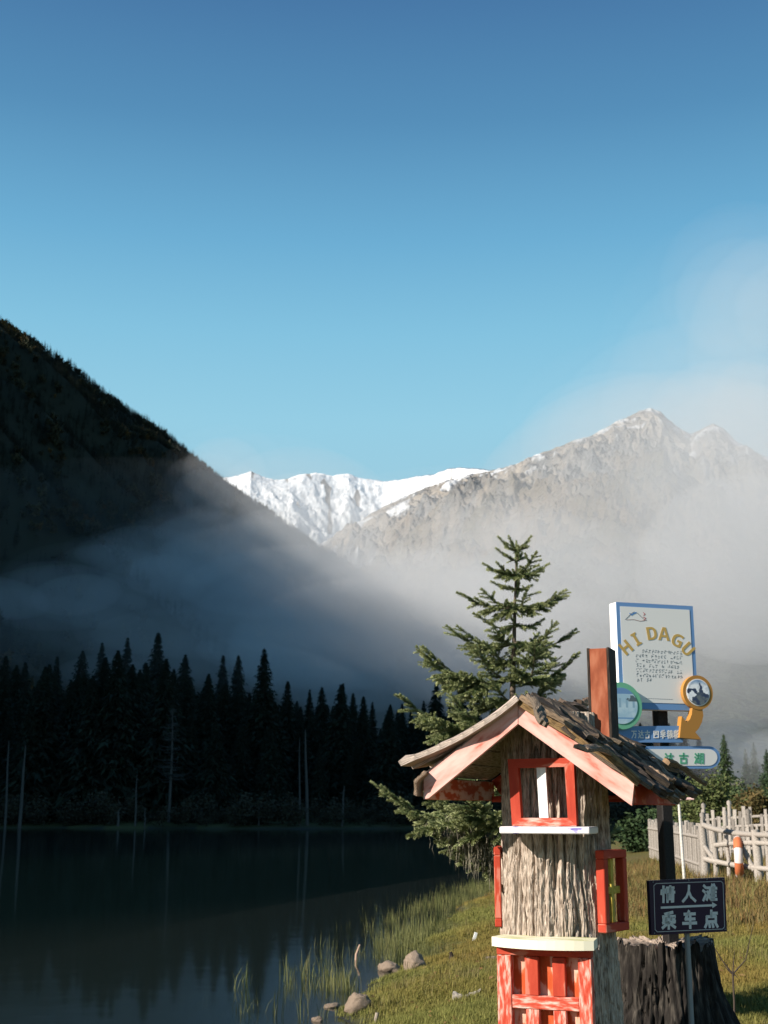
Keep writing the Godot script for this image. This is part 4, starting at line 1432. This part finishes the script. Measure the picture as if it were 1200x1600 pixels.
func build_signs() -> void:
	var blue := mat(lin(.14, .27, .50), 0.5)
	var white := mat(lin(.74, .72, .69), 0.5)
	var edge := mat(lin(.82, .82, .81), 0.55)
	var gold := mat(lin(.40, .19, .042), 0.5)
	var gold_ink := mat(lin(.52, .34, .10), 0.55)
	var green := mat(lin(.15, .42, .26), 0.5)
	var ink := mat(lin(.16, .17, .19), 0.6)
	var black := relief(mat(lin(.022, .019, .018), 0.6, ntex(0.03, 4, [0.3, 0.7], [lin(.6, .6, .6), lin(1, 1, 1)], 71), Vector3(4, 4, 4), 1), ntex(0.03, 4, [], [], 72), 0.05)

	# the lake name sign on its black post
	var foot := pix(1059, 1570, 8.2)
	foot.y = ground(foot.x, foot.z)
	var SX := Transform3D(Basis(Vector3.UP, 0.314), foot)
	var s := thing("lake_sign", SX, "white and blue lake name board reading HI DAGU on a tall black post", "sign")
	var top := on_plane(1026, 944, SX, 0.09)
	var bot := on_plane(1030, 1109, SX, 0.09)
	var x0 := on_plane(966, 1030, SX, 0.09).x
	var x1 := on_plane(1087, 1030, SX, 0.09).x
	board(s, "post", Transform3D(Basis(Vector3(0, 1, 0), Vector3(-1, 0, 0), Vector3(0, 0, 1)), Vector3(0, (bot.y + 0.12) * 0.5 - 0.05, -0.045)), Vector3(bot.y + 0.22, 0.075, 0.075), black, 0.006)
	var ctr := Vector3((x0 + x1) * 0.5, (top.y + bot.y) * 0.5, 0)
	var wd := x1 - x0
	var ht := top.y - bot.y
	var pan := board(s, "panel", Transform3D(Basis(), ctr + Vector3(0, 0, 0.043)), Vector3(wd, ht, 0.09), edge, 0.003)
	var zf := 0.0885
	var rim := MB.new()
	rim.slab(PackedVector2Array([Vector2(-wd, -ht) * 0.5, Vector2(wd, -ht) * 0.5, Vector2(wd, ht) * 0.5, Vector2(-wd, ht) * 0.5]), 0.0455, 0.0475)
	part(pan, "blue_border", rim.mesh(blue))
	var mb := MB.new()
	var iw := wd * 0.5 - 0.027
	mb.slab(PackedVector2Array([Vector2(-iw, -ht * 0.5 + 0.042), Vector2(iw, -ht * 0.5 + 0.042), Vector2(iw, ht * 0.5 - 0.026), Vector2(-iw, ht * 0.5 - 0.026)]), 0.048, 0.0495)
	part(pan, "white_face", mb.mesh(white))
	var zt := 0.043 + 0.0497
	# arched gold letters
	var font := SystemFont.new()
	font.font_names = PackedStringArray(["Droid Sans"])
	font.font_weight = 700
	var letters := [["H", 978, 1012, 0.68], ["I", 994, 999, 0.55], ["D", 1018, 990, 0.14], ["A", 1037.5, 991, -0.05], ["G", 1058, 1001, -0.42], ["U", 1074.5, 1015, -0.82]]
	for l in letters:
		var t := TextMesh.new()
		t.text = l[0]
		t.font = font
		t.font_size = 64
		t.pixel_size = 0.00178
		t.depth = 0.0012
		t.curve_step = 2.0
		t.material = gold_ink
		var q := on_plane(l[1], l[2], SX, zt)
		part(s, "letter", t, Transform3D(Basis(Vector3(0, 0, 1), l[3]).scaled(Vector3(1.12, 1.0, 1)), Vector3(q.x, q.y, zt + 0.0008)))
	# paragraph of fine print and the small emblem
	var r := RandomNumberGenerator.new()
	r.seed = 3
	var rows := [[1003, 1062], [993, 1062], [993, 1063], [994, 1060], [994, 1063.5], [994.5, 1064], [995, 1015]]
	for i in rows.size():
		var tb := MB.new()
		var u: float = rows[i][0]
		while u < rows[i][1]:
			if r.randf() < 0.07:
				u += 5.0
				continue
			var v := 1016.3 + i * 7.55 + (u - 990) * 0.05
			for k in 5:
				var hz := r.randf() < 0.55
				var a := Vector2(u + r.randf_range(0.2, 2.4), v + r.randf_range(-2.6, 2.6))
				var b := a + (Vector2(r.randf_range(1.4, 2.6), 0) if hz else Vector2(r.randf_range(-0.6, 0.6), r.randf_range(1.2, 2.6)))
				b.y = minf(b.y, v + 2.8)
				var pa := on_plane(a.x, a.y, SX, zt)
				var pb := on_plane(b.x, b.y, SX, zt)
				stroke(tb, [Vector2(pa.x, pa.y), Vector2(pb.x, pb.y)], 0.0018, zt, zt + 0.0004 + 0.00008 * k)
			u += 4.9
		part(s, "print_line", tb.mesh(ink))
	var cap := MB.new()
	for k in 12:
		var pa := on_plane(1009 + k * 3.6, 1091 + k * 0.16, SX, zt)
		stroke(cap, [Vector2(pa.x, pa.y), Vector2(pa.x + 0.009, pa.y)], 0.0035, zt, zt + 0.0006)
	part(s, "print_line", cap.mesh(mat(lin(.35, .35, .36), 0.6)))
	var emblems := [[[977, 968, 983, 962, 988, 957.5, 991, 956], ink, 0.003], [[984, 958.5, 987, 961, 990, 958.6, 994, 957.2], mat(lin(.08, .22, .5), 0.5), 0.007], [[979, 968.5, 990, 968, 1000, 970.5, 1010, 969], mat(lin(.35, .22, .2), 0.5), 0.003], [[996, 958, 1001, 963, 1005, 966.5], ink, 0.003], [[1005, 957, 1008, 959.5, 1005.5, 961.5], mat(lin(.45, .10, .10), 0.5), 0.004], [[1005, 964, 1009, 966, 1006, 968.6], mat(lin(.45, .10, .10), 0.5), 0.004]]
	for e in emblems:
		var pts := []
		for i in range(0, e[0].size(), 2):
			var q := on_plane(e[0][i], e[0][i + 1], SX, zt)
			pts.append(Vector2(q.x, q.y))
		var eb := MB.new()
		stroke(eb, pts, e[2], zt, zt + 0.0008)
		part(s, "emblem_mark", eb.mesh(e[1]))
	# green round picture
	var pr := 8.2 / 2020.0
	var gc := on_plane(969, 1103, SX, 0.11)
	var gb := MB.new()
	gb.slab(disc(Vector2(gc.x, gc.y), 35.5 * pr), 0.093, 0.125)
	var gd := part(s, "green_badge", gb.mesh(green))
	var pm := mat(Color.WHITE, 0.5, print_tex(1))
	picture_disc(gd, "printed_picture", gc, 27.5 * pr, 0.1252, 0.128, pm)
	# gold round picture with its bent arrow
	var oc := on_plane(1090, 1082, SX, 0.12)
	var ob := MB.new()
	ob.slab(disc(Vector2(oc.x, oc.y), 26.5 * pr), 0.094, 0.125)
	var od := part(s, "gold_badge", ob.mesh(gold))
	var wb := MB.new()
	wb.slab(disc(Vector2(oc.x, oc.y), 21.0 * pr), 0.1252, 0.127)
	part(od, "white_rim", wb.mesh(white))
	picture_disc(od, "printed_picture", oc, 19.5 * pr, 0.1272, 0.129, mat(Color.WHITE, 0.5, print_tex(0)))
	px_slab(s, "bent_arrow", SX, [[1082, 1106], [1097.5, 1105], [1099, 1118], [1097, 1128], [1092, 1138], [1086.5, 1144], [1096, 1155.5], [1062, 1152.5], [1065.5, 1119], [1073, 1129], [1078, 1124], [1081, 1116]], 0.075, 0.122, gold)
	# blue band and the rounded name plate below it
	var band := px_slab(s, "blue_band", SX, [[955, 1135], [1068, 1134], [1067, 1160], [955, 1160]], 0.05, 0.10, blue)
	var us := [986, 997, 1007, 1021, 1031.5, 1042, 1052]
	var ks := ["part", "da", "gu", "si", "ji", "jing", "cai"]
	for i in 7:
		glyph(band, ks[i], SX, 0.101, us[i], 1140.5, us[i] + 8.8, 1154, 0.0062, white)
	var pill := []
	var pill2 := []
	for k in 13:
		var a := PI / 2 - PI * k / 12.0
		pill.append([1107 + cos(a) * 18.5, 1183.5 - sin(a) * 17.5])
		pill2.append([1107 + cos(a) * 14.0, 1183.5 - sin(a) * 13.0])
	pill.append_array([[985, 1201], [985, 1166]])
	pill2.append_array([[989, 1196.5], [989, 1170.5]])
	var np := px_slab(s, "name_plate", SX, pill, 0.05, 0.10, blue)
	px_slab(np, "white_face", SX, pill2, 0.1002, 0.102, white)
	us = [1038, 1060.5, 1085]
	ks = ["da", "gu", "hu"]
	for i in 3:
		glyph(np, ks[i], SX, 0.1024, us[i], 1176, us[i] + 14.5, 1193.5, 0.0105, mat(lin(.10, .36, .22), 0.6))

	# the small dark direction sign
	var f2 := pix(1080, 1590, 7.55)
	f2.y = ground(f2.x, f2.z)
	var DX := Transform3D(Basis(Vector3.UP, 0.44), f2)
	var d := thing("direction_sign", DX, "small dark purple sign with white characters and an arrow on a thin grey pole", "sign")
	var purple := mat(lin(.028, .016, .040), 0.28)
	var steel := mat(lin(.24, .26, .28), 0.45)
	steel.metallic = 0.3
	var grey := mat(lin(.62, .61, .60), 0.5)
	var py := on_plane(1077, 1420, DX, 0.03).y
	var pb2 := MB.new()
	pb2.tube([Vector3(0, -0.1, 0), Vector3(0, py + 0.12, 0)], [0.0155, 0.0155], 14)
	part(d, "pole", pb2.mesh(steel))
	var plate := px_slab(d, "plate", DX, [[1014, 1376], [1132.5, 1371], [1136, 1455.5], [1018, 1461.5]], 0.018, 0.042, purple)
	# inset white line round the plate
	var corner := [[1025, 1380.5], [1126.5, 1377], [1129.5, 1380], [1132, 1448], [1129, 1451.5], [1027, 1456], [1023.5, 1452.5], [1021.5, 1384]]
	var lb := MB.new()
	var cp := []
	for q in corner + [corner[0]]:
		var w := on_plane(q[0], q[1], DX, 0.0422)
		cp.append(Vector2(w.x, w.y))
	stroke(lb, cp, 0.0042, 0.0422, 0.0434)
	part(plate, "border_line", lb.mesh(mat(lin(.40, .39, .40), 0.5)))
	var row1 := [["qing", 1032, 1383.5], ["ren", 1065, 1382.5], ["tan", 1097.5, 1381]]
	for g in row1:
		glyph(plate, g[0], DX, 0.0424, g[1], g[2], g[1] + 22.5, g[2] + 27.5, 0.0155, grey, -0.04)
	var row2 := [["cheng", 1033.5, 1424.5], ["che", 1066, 1423], ["dian", 1100, 1422]]
	for g in row2:
		glyph(plate, g[0], DX, 0.0424, g[1], g[2], g[1] + 22.5, g[2] + 28.0, 0.0165, grey, -0.04)
	px_slab(plate, "arrow", DX, [[1032.5, 1416.5], [1113, 1412.8], [1112.6, 1409.5], [1120.5, 1414], [1113.4, 1418.8], [1113, 1416.2], [1032.7, 1420]], 0.0424, 0.0438, grey)
	for q in [[1020, 1378], [1076, 1375.5], [1104, 1374], [1129, 1374], [1132.5, 1452], [1022.5, 1458]]:
		var w := on_plane(q[0], q[1], DX, 0.042)
		var sb := MB.new()
		sb.tube([Vector3(w.x, w.y, 0.041), Vector3(w.x, w.y, 0.046)], [0.0045, 0.003], 8)
		part(plate, "screw", sb.mesh(steel))

# ---------------------------------------------------------------- stump, rocks, fence and small things
func build_stump() -> void:
	var c := Vector3(1.70, 0, -8.15)
	c.y = ground(c.x, c.z)
	var rows := 70
	var cols := 240
	var p := PackedVector3Array()
	var fn := FastNoiseLite.new()
	fn.seed = 91; fn.frequency = 1.0; fn.fractal_octaves = 3
	var H := 0.71
	for i in rows:
		var t := float(i) / (rows - 1)
		for j in cols:
			var th := TAU * j / (cols - 1)
			var sx := sin(th)
			var cx := cos(th)
			var top := H + 0.05 * fn.get_noise_2d(sx * 3.0, cx * 3.0) + 0.035 * fn.get_noise_2d(sx * 11.0, cx * 11.0)
			var y := lerpf(-0.12, top, t)
			var root := 0.5 + 0.5 * sin(th * 5.0 + 0.8 + 0.6 * sin(th * 2.0))
			var r := 0.285 + 0.30 * pow(1.0 - t, 2.2) * (0.55 + 0.6 * root)
			if sx > 0: r += 0.10 * sx * pow(1.0 - t, 1.4)
			var k := fn.get_noise_3d(sx * 4.0, y * 0.9, cx * 4.0)
			r += 0.04 * k - 0.03 * smoothstep(0.1, 0.0, absf(fn.get_noise_3d(sx * 6.5 + 5.0, y * 1.3, cx * 6.5)))
			r += 0.006 * fn.get_noise_3d(sx * 26.0, y * 6.0, cx * 26.0)
			p.append(Vector3(sx * r, y, cx * r))
	var m := mat(Color.WHITE, 0.95, ntex(0.016, 5, [0.2, 0.42, 0.6, 0.82], [lin(.010, .008, .007), lin(.017, .014, .012), lin(.030, .026, .022), lin(.10, .085, .07)], 92), Vector3(2.4, 0.5, 2.4), 1)
	relief(m, ntex(0.03, 5, [], [], 93), 0.8)
	var root := thing("tree_stump", Transform3D(Basis(), c), "broad dark weathered tree stump with spreading roots behind the small direction sign", "stump")
	part(root, "bole", grid_mesh(p, rows, cols, m, PackedVector2Array(), PackedColorArray(), true, null, true))
	# the sawn top, slightly dished, with radial cracks
	var tp := PackedVector3Array()
	var rr := 12
	for i in rr:
		var f := 1.0 - float(i) / (rr - 1)
		for j in cols:
			var o := p[(rows - 1) * cols + j]
			var q := Vector3(o.x * f, lerpf(H - 0.02, o.y - 0.004, f), o.z * f)
			q.y += 0.015 * fn.get_noise_2d(q.x * 25.0, q.z * 25.0)
			tp.append(q)
	part(root, "top", grid_mesh(tp, rr, cols, mat(Color.WHITE, 0.95, ntex(0.03, 5, [0.2, 0.5, 0.8], [lin(.14, .11, .09), lin(.30, .23, .18), lin(.42, .34, .28)], 94), Vector3(3, 3, 3), 1), PackedVector2Array(), PackedColorArray(), true, null, true))

func rock_mesh(sd: int, m: Material) -> ArrayMesh:
	var fn := FastNoiseLite.new()
	fn.seed = sd; fn.frequency = 0.9; fn.fractal_octaves = 4
	var rows := 22
	var cols := 36
	var p := PackedVector3Array()
	for i in rows:
		var ph := PI * i / (rows - 1) - PI / 2
		for j in cols:
			var th := TAU * j / (cols - 1)
			var d := Vector3(cos(ph) * sin(th), sin(ph), cos(ph) * cos(th))
			var r := 0.5 * (1.0 + 0.34 * fn.get_noise_3dv(d) + 0.10 * fn.get_noise_3dv(d * 3.0))
			# knock flat facets off
			for k in 5:
				var nn := Vector3(sin(sd * 1.3 + k * 2.1), cos(sd + k * 1.7) * 0.7, sin(sd * 0.7 + k * 3.3)).normalized()
				var dp := d.dot(nn)
				if dp > 0.3: r = minf(r, 0.42 / dp)
			p.append(d * r)
	return grid_mesh(p, rows, cols, m, PackedVector2Array(), PackedColorArray(), true, null, true)

func build_small_things() -> void:
	var r := RandomNumberGenerator.new()
	r.seed = 66
	var stone := mat(Color.WHITE, 0.9, ntex(0.03, 5, [0.2, 0.5, 0.8], [lin(.17, .125, .09), lin(.30, .225, .165), lin(.42, .33, .255)], 95), Vector3(2, 2, 2), 1)
	relief(stone, ntex(0.05, 5, [], [], 96), 1.2)
	# pixel of the middle, width px, height px, label
	var rocks := [[561, 1569, 42, 27, "rounded pale boulder at the water's edge with sunlit top"], [648, 1505, 42, 30, "cracked tan boulder with a shaded side at the lake shore"], [608, 1511, 40, 16, "low flat tan rock beside the cracked boulder in the shallows"], [520, 1573, 30, 11, "flat brown stone in the shallow water beside the pale boulder"], [496, 1598, 22, 12, "small half sunk stone among low reeds"], [770, 1498, 26, 7, "flat grey stone lying in the turf beside the red door"]]
	for i in rocks.size():
		var q: Array = rocks[i]
		var d := 12.0
		for k in 12:
			var w := pix(q[0], q[1] + q[3] * 0.4, d)
			d *= 2.0 - maxf(ground(w.x, w.z), -0.05)
			d /= maxf(0.05, 2.0 - w.y)
		var p := pix(q[0], q[1], d)
		var sx: float = q[2] * d / 2080.0
		var sy: float = q[3] * d / 2080.0
		var b := Basis(Vector3.UP, i * 1.3).scaled_local(Vector3(sx, sy * 1.25, sx * 0.8))
		single("shore_rock", rock_mesh(200 + i, stone), Transform3D(b, Vector3(p.x, maxf(ground(p.x, p.z), -0.03) + sy * 0.28, p.z)), q[4], "rock", "rocks along the shore")
	var drift: Material = M.grey_wood
	var spot := func(u: float, v: float) -> Vector3:
		var d := 12.0
		for k in 14:
			var w := pix(u, v, d)
			d *= (2.0 - maxf(ground(w.x, w.z), 0.0)) / maxf(0.05, 2.0 - w.y)
		var e := pix(u, v, d)
		return Vector3(e.x, maxf(ground(e.x, e.z), 0.0), e.z)
	var s0: Vector3 = spot.call(713, 1562)
	single("driftwood", strip_mesh(0.26, 0.11, 0.05, 31, 0.03, M.bark_strip, Color(.55, .50, .44)), Transform3D(Basis(Vector3.UP, -0.15), s0 + Vector3(-0.03, 0.03, 0)), "bleached flat piece of driftwood lying on the grass left of the red door", "driftwood")
	var s1: Vector3 = spot.call(742, 1471)
	var lb := MB.new()
	lb.box(Transform3D(Basis(Vector3(0, 0, 1), 1.25), Vector3(0, 0.06, 0)), Vector3(0.13, 0.045, 0.012), 0.003)
	single("litter", lb.mesh(mat(lin(.78, .77, .75), 0.6)), Transform3D(Basis(Vector3.UP, 0.2), s1), "small white scrap of litter standing in the grass by the stump house", "litter")
	var s2: Vector3 = spot.call(556, 1500)
	var sb := MB.new()
	sb.tube([Vector3(0, -0.1, 0), Vector3(0.005, 0.07, 0), Vector3(0.055, 0.2, 0)], [0.02, 0.018, 0.012], 8)
	single("broken_stick", sb.mesh(mat(lin(.40, .27, .2), 0.9)), Transform3D(Basis(), s2), "short bent stick poking out of the water in front of the reeds", "stick")
	var s3: Vector3 = spot.call(588, 1600)
	sb = MB.new()
	sb.tube([Vector3(0, -0.1, 0), Vector3(0.0, 0.05, 0), Vector3(0.01, 0.1, 0)], [0.022, 0.022, 0.018], 8)
	single("wooden_peg", sb.mesh(drift), Transform3D(Basis(), s3), "short wooden peg in the turf near the pale boulder", "peg")
	var s4: Vector3 = spot.call(706, 1502)
	sb = MB.new()
	sb.tube([Vector3(0, -0.05, 0), Vector3(0.0, 0.06, 0), Vector3(-0.015, 0.11, 0)], [0.04, 0.034, 0.016], 8)
	single("wooden_stub", sb.mesh(M.dark_wood), Transform3D(Basis(), s4), "small dark stub of wood standing in the grass between boulder and house", "stub")
	# fallen leaves
	var leaf := leafy(0.8, 0.2)
	var fl := MB.new()
	fl.col = Color(1, 1, 1)
	fl.quad(Vector3(-0.035, 0.004, 0), Vector3(0, 0.014, 0.018), Vector3(0.035, 0.006, 0), Vector3(0, 0.012, -0.018))
	var xfs := []
	var cols := []
	for i in 900:
		var az := deg_to_rad(r.randf_range(-4, 19))
		var d := 9.0 + 20.0 * r.randf()
		var x := sin(az) * d
		var z := -cos(az) * d
		if x - shore_x(z) < 0.2: continue
		xfs.append(Transform3D(Basis.from_euler(Vector3(r.randf_range(-.5, .5), r.randf() * TAU, r.randf_range(-.5, .5))) * r.randf_range(0.5, 1.1), Vector3(x, ground(x, z) + 0.035, z)))
		cols.append(Color(.30, .19, .08).lerp(Color(.20, .09, .04), r.randf()) * r.randf_range(0.6, 1.3))
	stuff("fallen_leaves", fl.mesh(leaf), xfs, cols, "brown fallen leaves scattered over the turf", "leaves")

	# bare sapling right of the stump
	var b0 := pix(1143, 1545, 9.3)
	b0.y = ground(b0.x, b0.z)
	var tb := MB.new()
	var tip := func(u: float, v: float) -> Vector3: return pix(u, v, 9.3) - b0
	var fork: Vector3 = tip.call(1145, 1522)
	tb.tube([Vector3(0, -0.05, 0), fork * 0.5 + Vector3(0.006, 0, 0), fork], [0.009, 0.008, 0.007], 6)
	for q in [[1105, 1462, 1128, 1500], [1148, 1485, 1146, 1505], [1178, 1440, 1165, 1500], [1130, 1508, 1138, 1516], [1152, 1528, 1149, 1524]]:
		tb.tube([fork, tip.call(q[2], q[3]), tip.call(q[0], q[1])], [0.006, 0.004, 0.0015], 5)
	single("bare_sapling", tb.mesh(mat(lin(.06, .045, .035), 0.9)), Transform3D(Basis(), b0), "thin leafless forked sapling in the grass right of the dark stump", "sapling")

# a run of fence from a to b; returns the thing
func fence_run(a: Vector2, b: Vector2, label: String, h: float, gap: float, wood: Array, caps: bool, r: RandomNumberGenerator) -> Node3D:
	var o := thing("wooden_fence", Transform3D(Basis(), Vector3(a.x, ground(a.x, a.y), a.y)), label, "fence", "weathered fences of the boardwalk")
	var base := o.position
	var d := b - a
	var n := int(d.length() / gap)
	var yaw := atan2(-d.y, d.x)
	for i in n + 1:
		var q := a + d * (float(i) / n)
		var y := ground(q.x, q.y)
		var hh := h * r.randf_range(0.82, 1.06)
		if r.randf() < 0.07: continue
		var mb := MB.new()
		var w := gap * r.randf_range(0.5, 0.72)
		mb.box(Transform3D(Basis(Vector3(0, 0, 1), r.randf_range(-0.05, 0.05)), Vector3(0, hh * 0.5, 0)), Vector3(w, hh, 0.03), 0.004, Vector2(r.randf() * 3, r.randf() * 3))
		part(o, "picket", mb.mesh(wood[i % wood.size()]), Transform3D(Basis(Vector3.UP, yaw), Vector3(q.x, y, q.y) - base))
		if i % 5 == 0:
			var pb := MB.new()
			pb.tube([Vector3(0, -0.2, -0.05), Vector3(0, h * 1.06, -0.05)], [0.06, 0.055], 9)
			if caps: pb.tube([Vector3(0, h * 1.06, -0.05), Vector3(0, h * 1.1, -0.05), Vector3(0, h * 1.17, -0.05), Vector3(0, h * 1.2, -0.05)], [0.03, 0.065, 0.065, 0.02], 9)
			part(o, "post", pb.mesh(wood[(i + 1) % wood.size()]), Transform3D(Basis(Vector3.UP, yaw), Vector3(q.x, y, q.y) - base))
	for hgt in [0.28, 0.8]:
		var p0 := Vector3(a.x, ground(a.x, a.y) + h * hgt, a.y) - base
		var p1 := Vector3(b.x, ground(b.x, b.y) + h * hgt, b.y) - base
		var rb := MB.new()
		rb.tube([p0 + Vector3(0, 0, -0.045), (p0 + p1) * 0.5 + Vector3(0, 0.01, -0.045), p1 + Vector3(0, 0, -0.045)], [0.035, 0.04, 0.035], 8)
		part(o, "rail", rb.mesh(wood[0]))
	return o

func build_fence() -> void:
	var r := RandomNumberGenerator.new()
	r.seed = 12
	var wood := []
	for k in 4:
		var g: float = [0.74, 0.6, 0.84, 0.46][k]
		wood.append(mat(Color.WHITE, 0.9, ntex(0.02, 5, [0.2, 0.5, 0.8], [lin(.26 * g, .225 * g, .19 * g), lin(.42 * g, .375 * g, .33 * g), lin(.56 * g, .51 * g, .46 * g)], 110 + k), Vector3(8, 2, 1)))
	var P := func(u: float, d: float) -> Vector2:
		var q := pix(u, 1300, d)
		return Vector2(q.x, q.z)
	fence_run(P.call(1014, 37), P.call(1092, 25.5), "weathered picket fence running back along the slope behind the black sign post", 1.0, 0.20, wood, false, r)
	fence_run(P.call(1097, 31.5), P.call(1222, 30), "rear picket fence of the boardwalk with round post caps", 0.98, 0.12, wood, true, r)
	fence_run(P.call(1100, 36), P.call(1225, 34.5), "farthest picket fence of the boardwalk below the green bushes", 1.15, 0.15, wood, true, r)
	# near railing of posts, rails and curved braces
	var a: Vector2 = P.call(1094, 25)
	var b: Vector2 = P.call(1230, 22.5)
	var o := thing("log_railing", Transform3D(Basis(), Vector3(a.x, ground(a.x, a.y), a.y)), "near railing of grey posts with crooked log rails in front of the picket fences", "railing")
	var base := o.position
	var at := func(u: float) -> Vector3:
		var best := 0.0
		var bd := 1e9
		for k in 60:
			var q: Vector2 = a.lerp(b, k / 59.0)
			var uu := 600.0 + q.x / -q.y * 2055.0
			if absf(uu - u) < bd:
				bd = absf(uu - u)
				best = k / 59.0
		var w: Vector2 = a.lerp(b, best)
		return Vector3(w.x, ground(w.x, w.y), w.y) - base
	for q in [[1096, 1.05, 0.085], [1114, 0.92, 0.055], [1132, 0.84, 0.04], [1150, 0.88, 0.045], [1178, 0.92, 0.085], [1196, 0.9, 0.06], [1222, 0.9, 0.08]]:
		var p0: Vector3 = at.call(q[0])
		var mb := MB.new()
		mb.tube([p0 + Vector3(0, -0.2, 0), p0 + Vector3(0.015, q[1] * 0.5, 0), p0 + Vector3(-0.01, q[1], 0)], [q[2], q[2] * 0.92, q[2] * 0.85], 10)
		part(o, "post", mb.mesh(wood[r.randi() % 3]))
	for q in [[1096, 1.02, 1132, 0.82, 1222, 0.80, 0.05], [1096, 0.40, 1150, 0.26, 1222, 0.22, 0.05], [1114, 0.66, 1178, 0.74, 1222, 0.62, 0.045], [1096, 0.62, 1104, 0.5, 1116, 0.3, 0.045], [1150, 0.72, 1160, 0.5, 1172, 0.22, 0.045]]:
		var p0: Vector3 = at.call(q[0])
		var p1: Vector3 = at.call(q[2])
		var p2: Vector3 = at.call(q[4])
		p0.y += q[1]; p1.y += q[3]; p2.y += q[5]
		var mb := MB.new()
		var path := []
		var rad := []
		for k in 9:
			var t := k / 8.0
			path.append(p0.lerp(p1, t).lerp(p1.lerp(p2, t), t) + Vector3(0, 0, 0.07))
			rad.append(q[6] * (1.0 + 0.12 * sin(k * 2.0)))
		mb.tube(path, rad, 8)
		part(o, "rail", mb.mesh(wood[r.randi() % 3]))
	# lifebuoy hanging edge-on from a post
	var lp: Vector3 = at.call(1146) + base + Vector3(0, 0.46, 0.16)
	var buoy := thing("lifebuoy", Transform3D(Basis(Vector3.UP, 1.30) * Basis(Vector3(0, 0, 1), 0.06), lp), "orange and white lifebuoy hanging edge on at the near railing", "lifebuoy")
	var orange := mat(lin(.52, .15, .06), 0.6)
	var pale := mat(lin(.70, .60, .55), 0.6)
	for k in 8:
		var ring := MB.new()
		var path := []
		var rad := []
		for j in 7:
			var an := TAU * (k + j / 6.0) / 8.0 + 0.2
			path.append(Vector3(cos(an), sin(an), 0) * 0.30)
			rad.append(0.075 if k % 2 else 0.078)
		ring.tube(path, rad, 12)
		part(buoy, "white_band" if k % 2 else "orange_ring_section", ring.mesh(pale if k % 2 else orange))
	# slim white pole with a small plate on top
	var pf: Vector2 = P.call(1066, 23.5)
	var pg := ground(pf.x, pf.y)
	var tp := pix(1060.5, 1250, 23.5)
	var pole := thing("marker_pole", Transform3D(Basis(), Vector3(pf.x, pg, pf.y)), "slim white pole carrying a small flat pink plate beside the black post", "pole")
	var pb := MB.new()
	pb.tube([Vector3(0, -0.2, 0), tp - Vector3(pf.x, pg, pf.y)], [0.028, 0.024], 10)
	part(pole, "shaft", pb.mesh(edge_white()))
	var pl := MB.new()
	pl.box(Transform3D(Basis(), tp - Vector3(pf.x, pg, pf.y) + Vector3(0.06, 0.02, 0)), Vector3(0.38, 0.045, 0.26), 0.01)
	part(pole, "plate", pl.mesh(mat(lin(.74, .48, .44), 0.7)))

func edge_white() -> StandardMaterial3D:
	return mat(lin(.68, .64, .58), 0.7, ntex(0.03, 4, [0.3, 0.7], [lin(.7, .7, .7), lin(1, 1, 1)], 120), Vector3(2, 2, 2), 1)

func _ready() -> void:
	rng.seed = 20
	na.seed = 3; na.frequency = 0.01; na.fractal_octaves = 4
	nb.seed = 9; nb.frequency = 0.01; nb.fractal_octaves = 3
	nr.seed = 14; nr.frequency = 0.005; nr.fractal_octaves = 5
	build_light()
	build_ground()
	build_hills()
	build_mist()
	build_far_forest()
	build_right_trees()
	build_house()
	build_spruce()
	build_signs()
	build_stump()
	build_fence()
	build_small_things()
	build_grass()
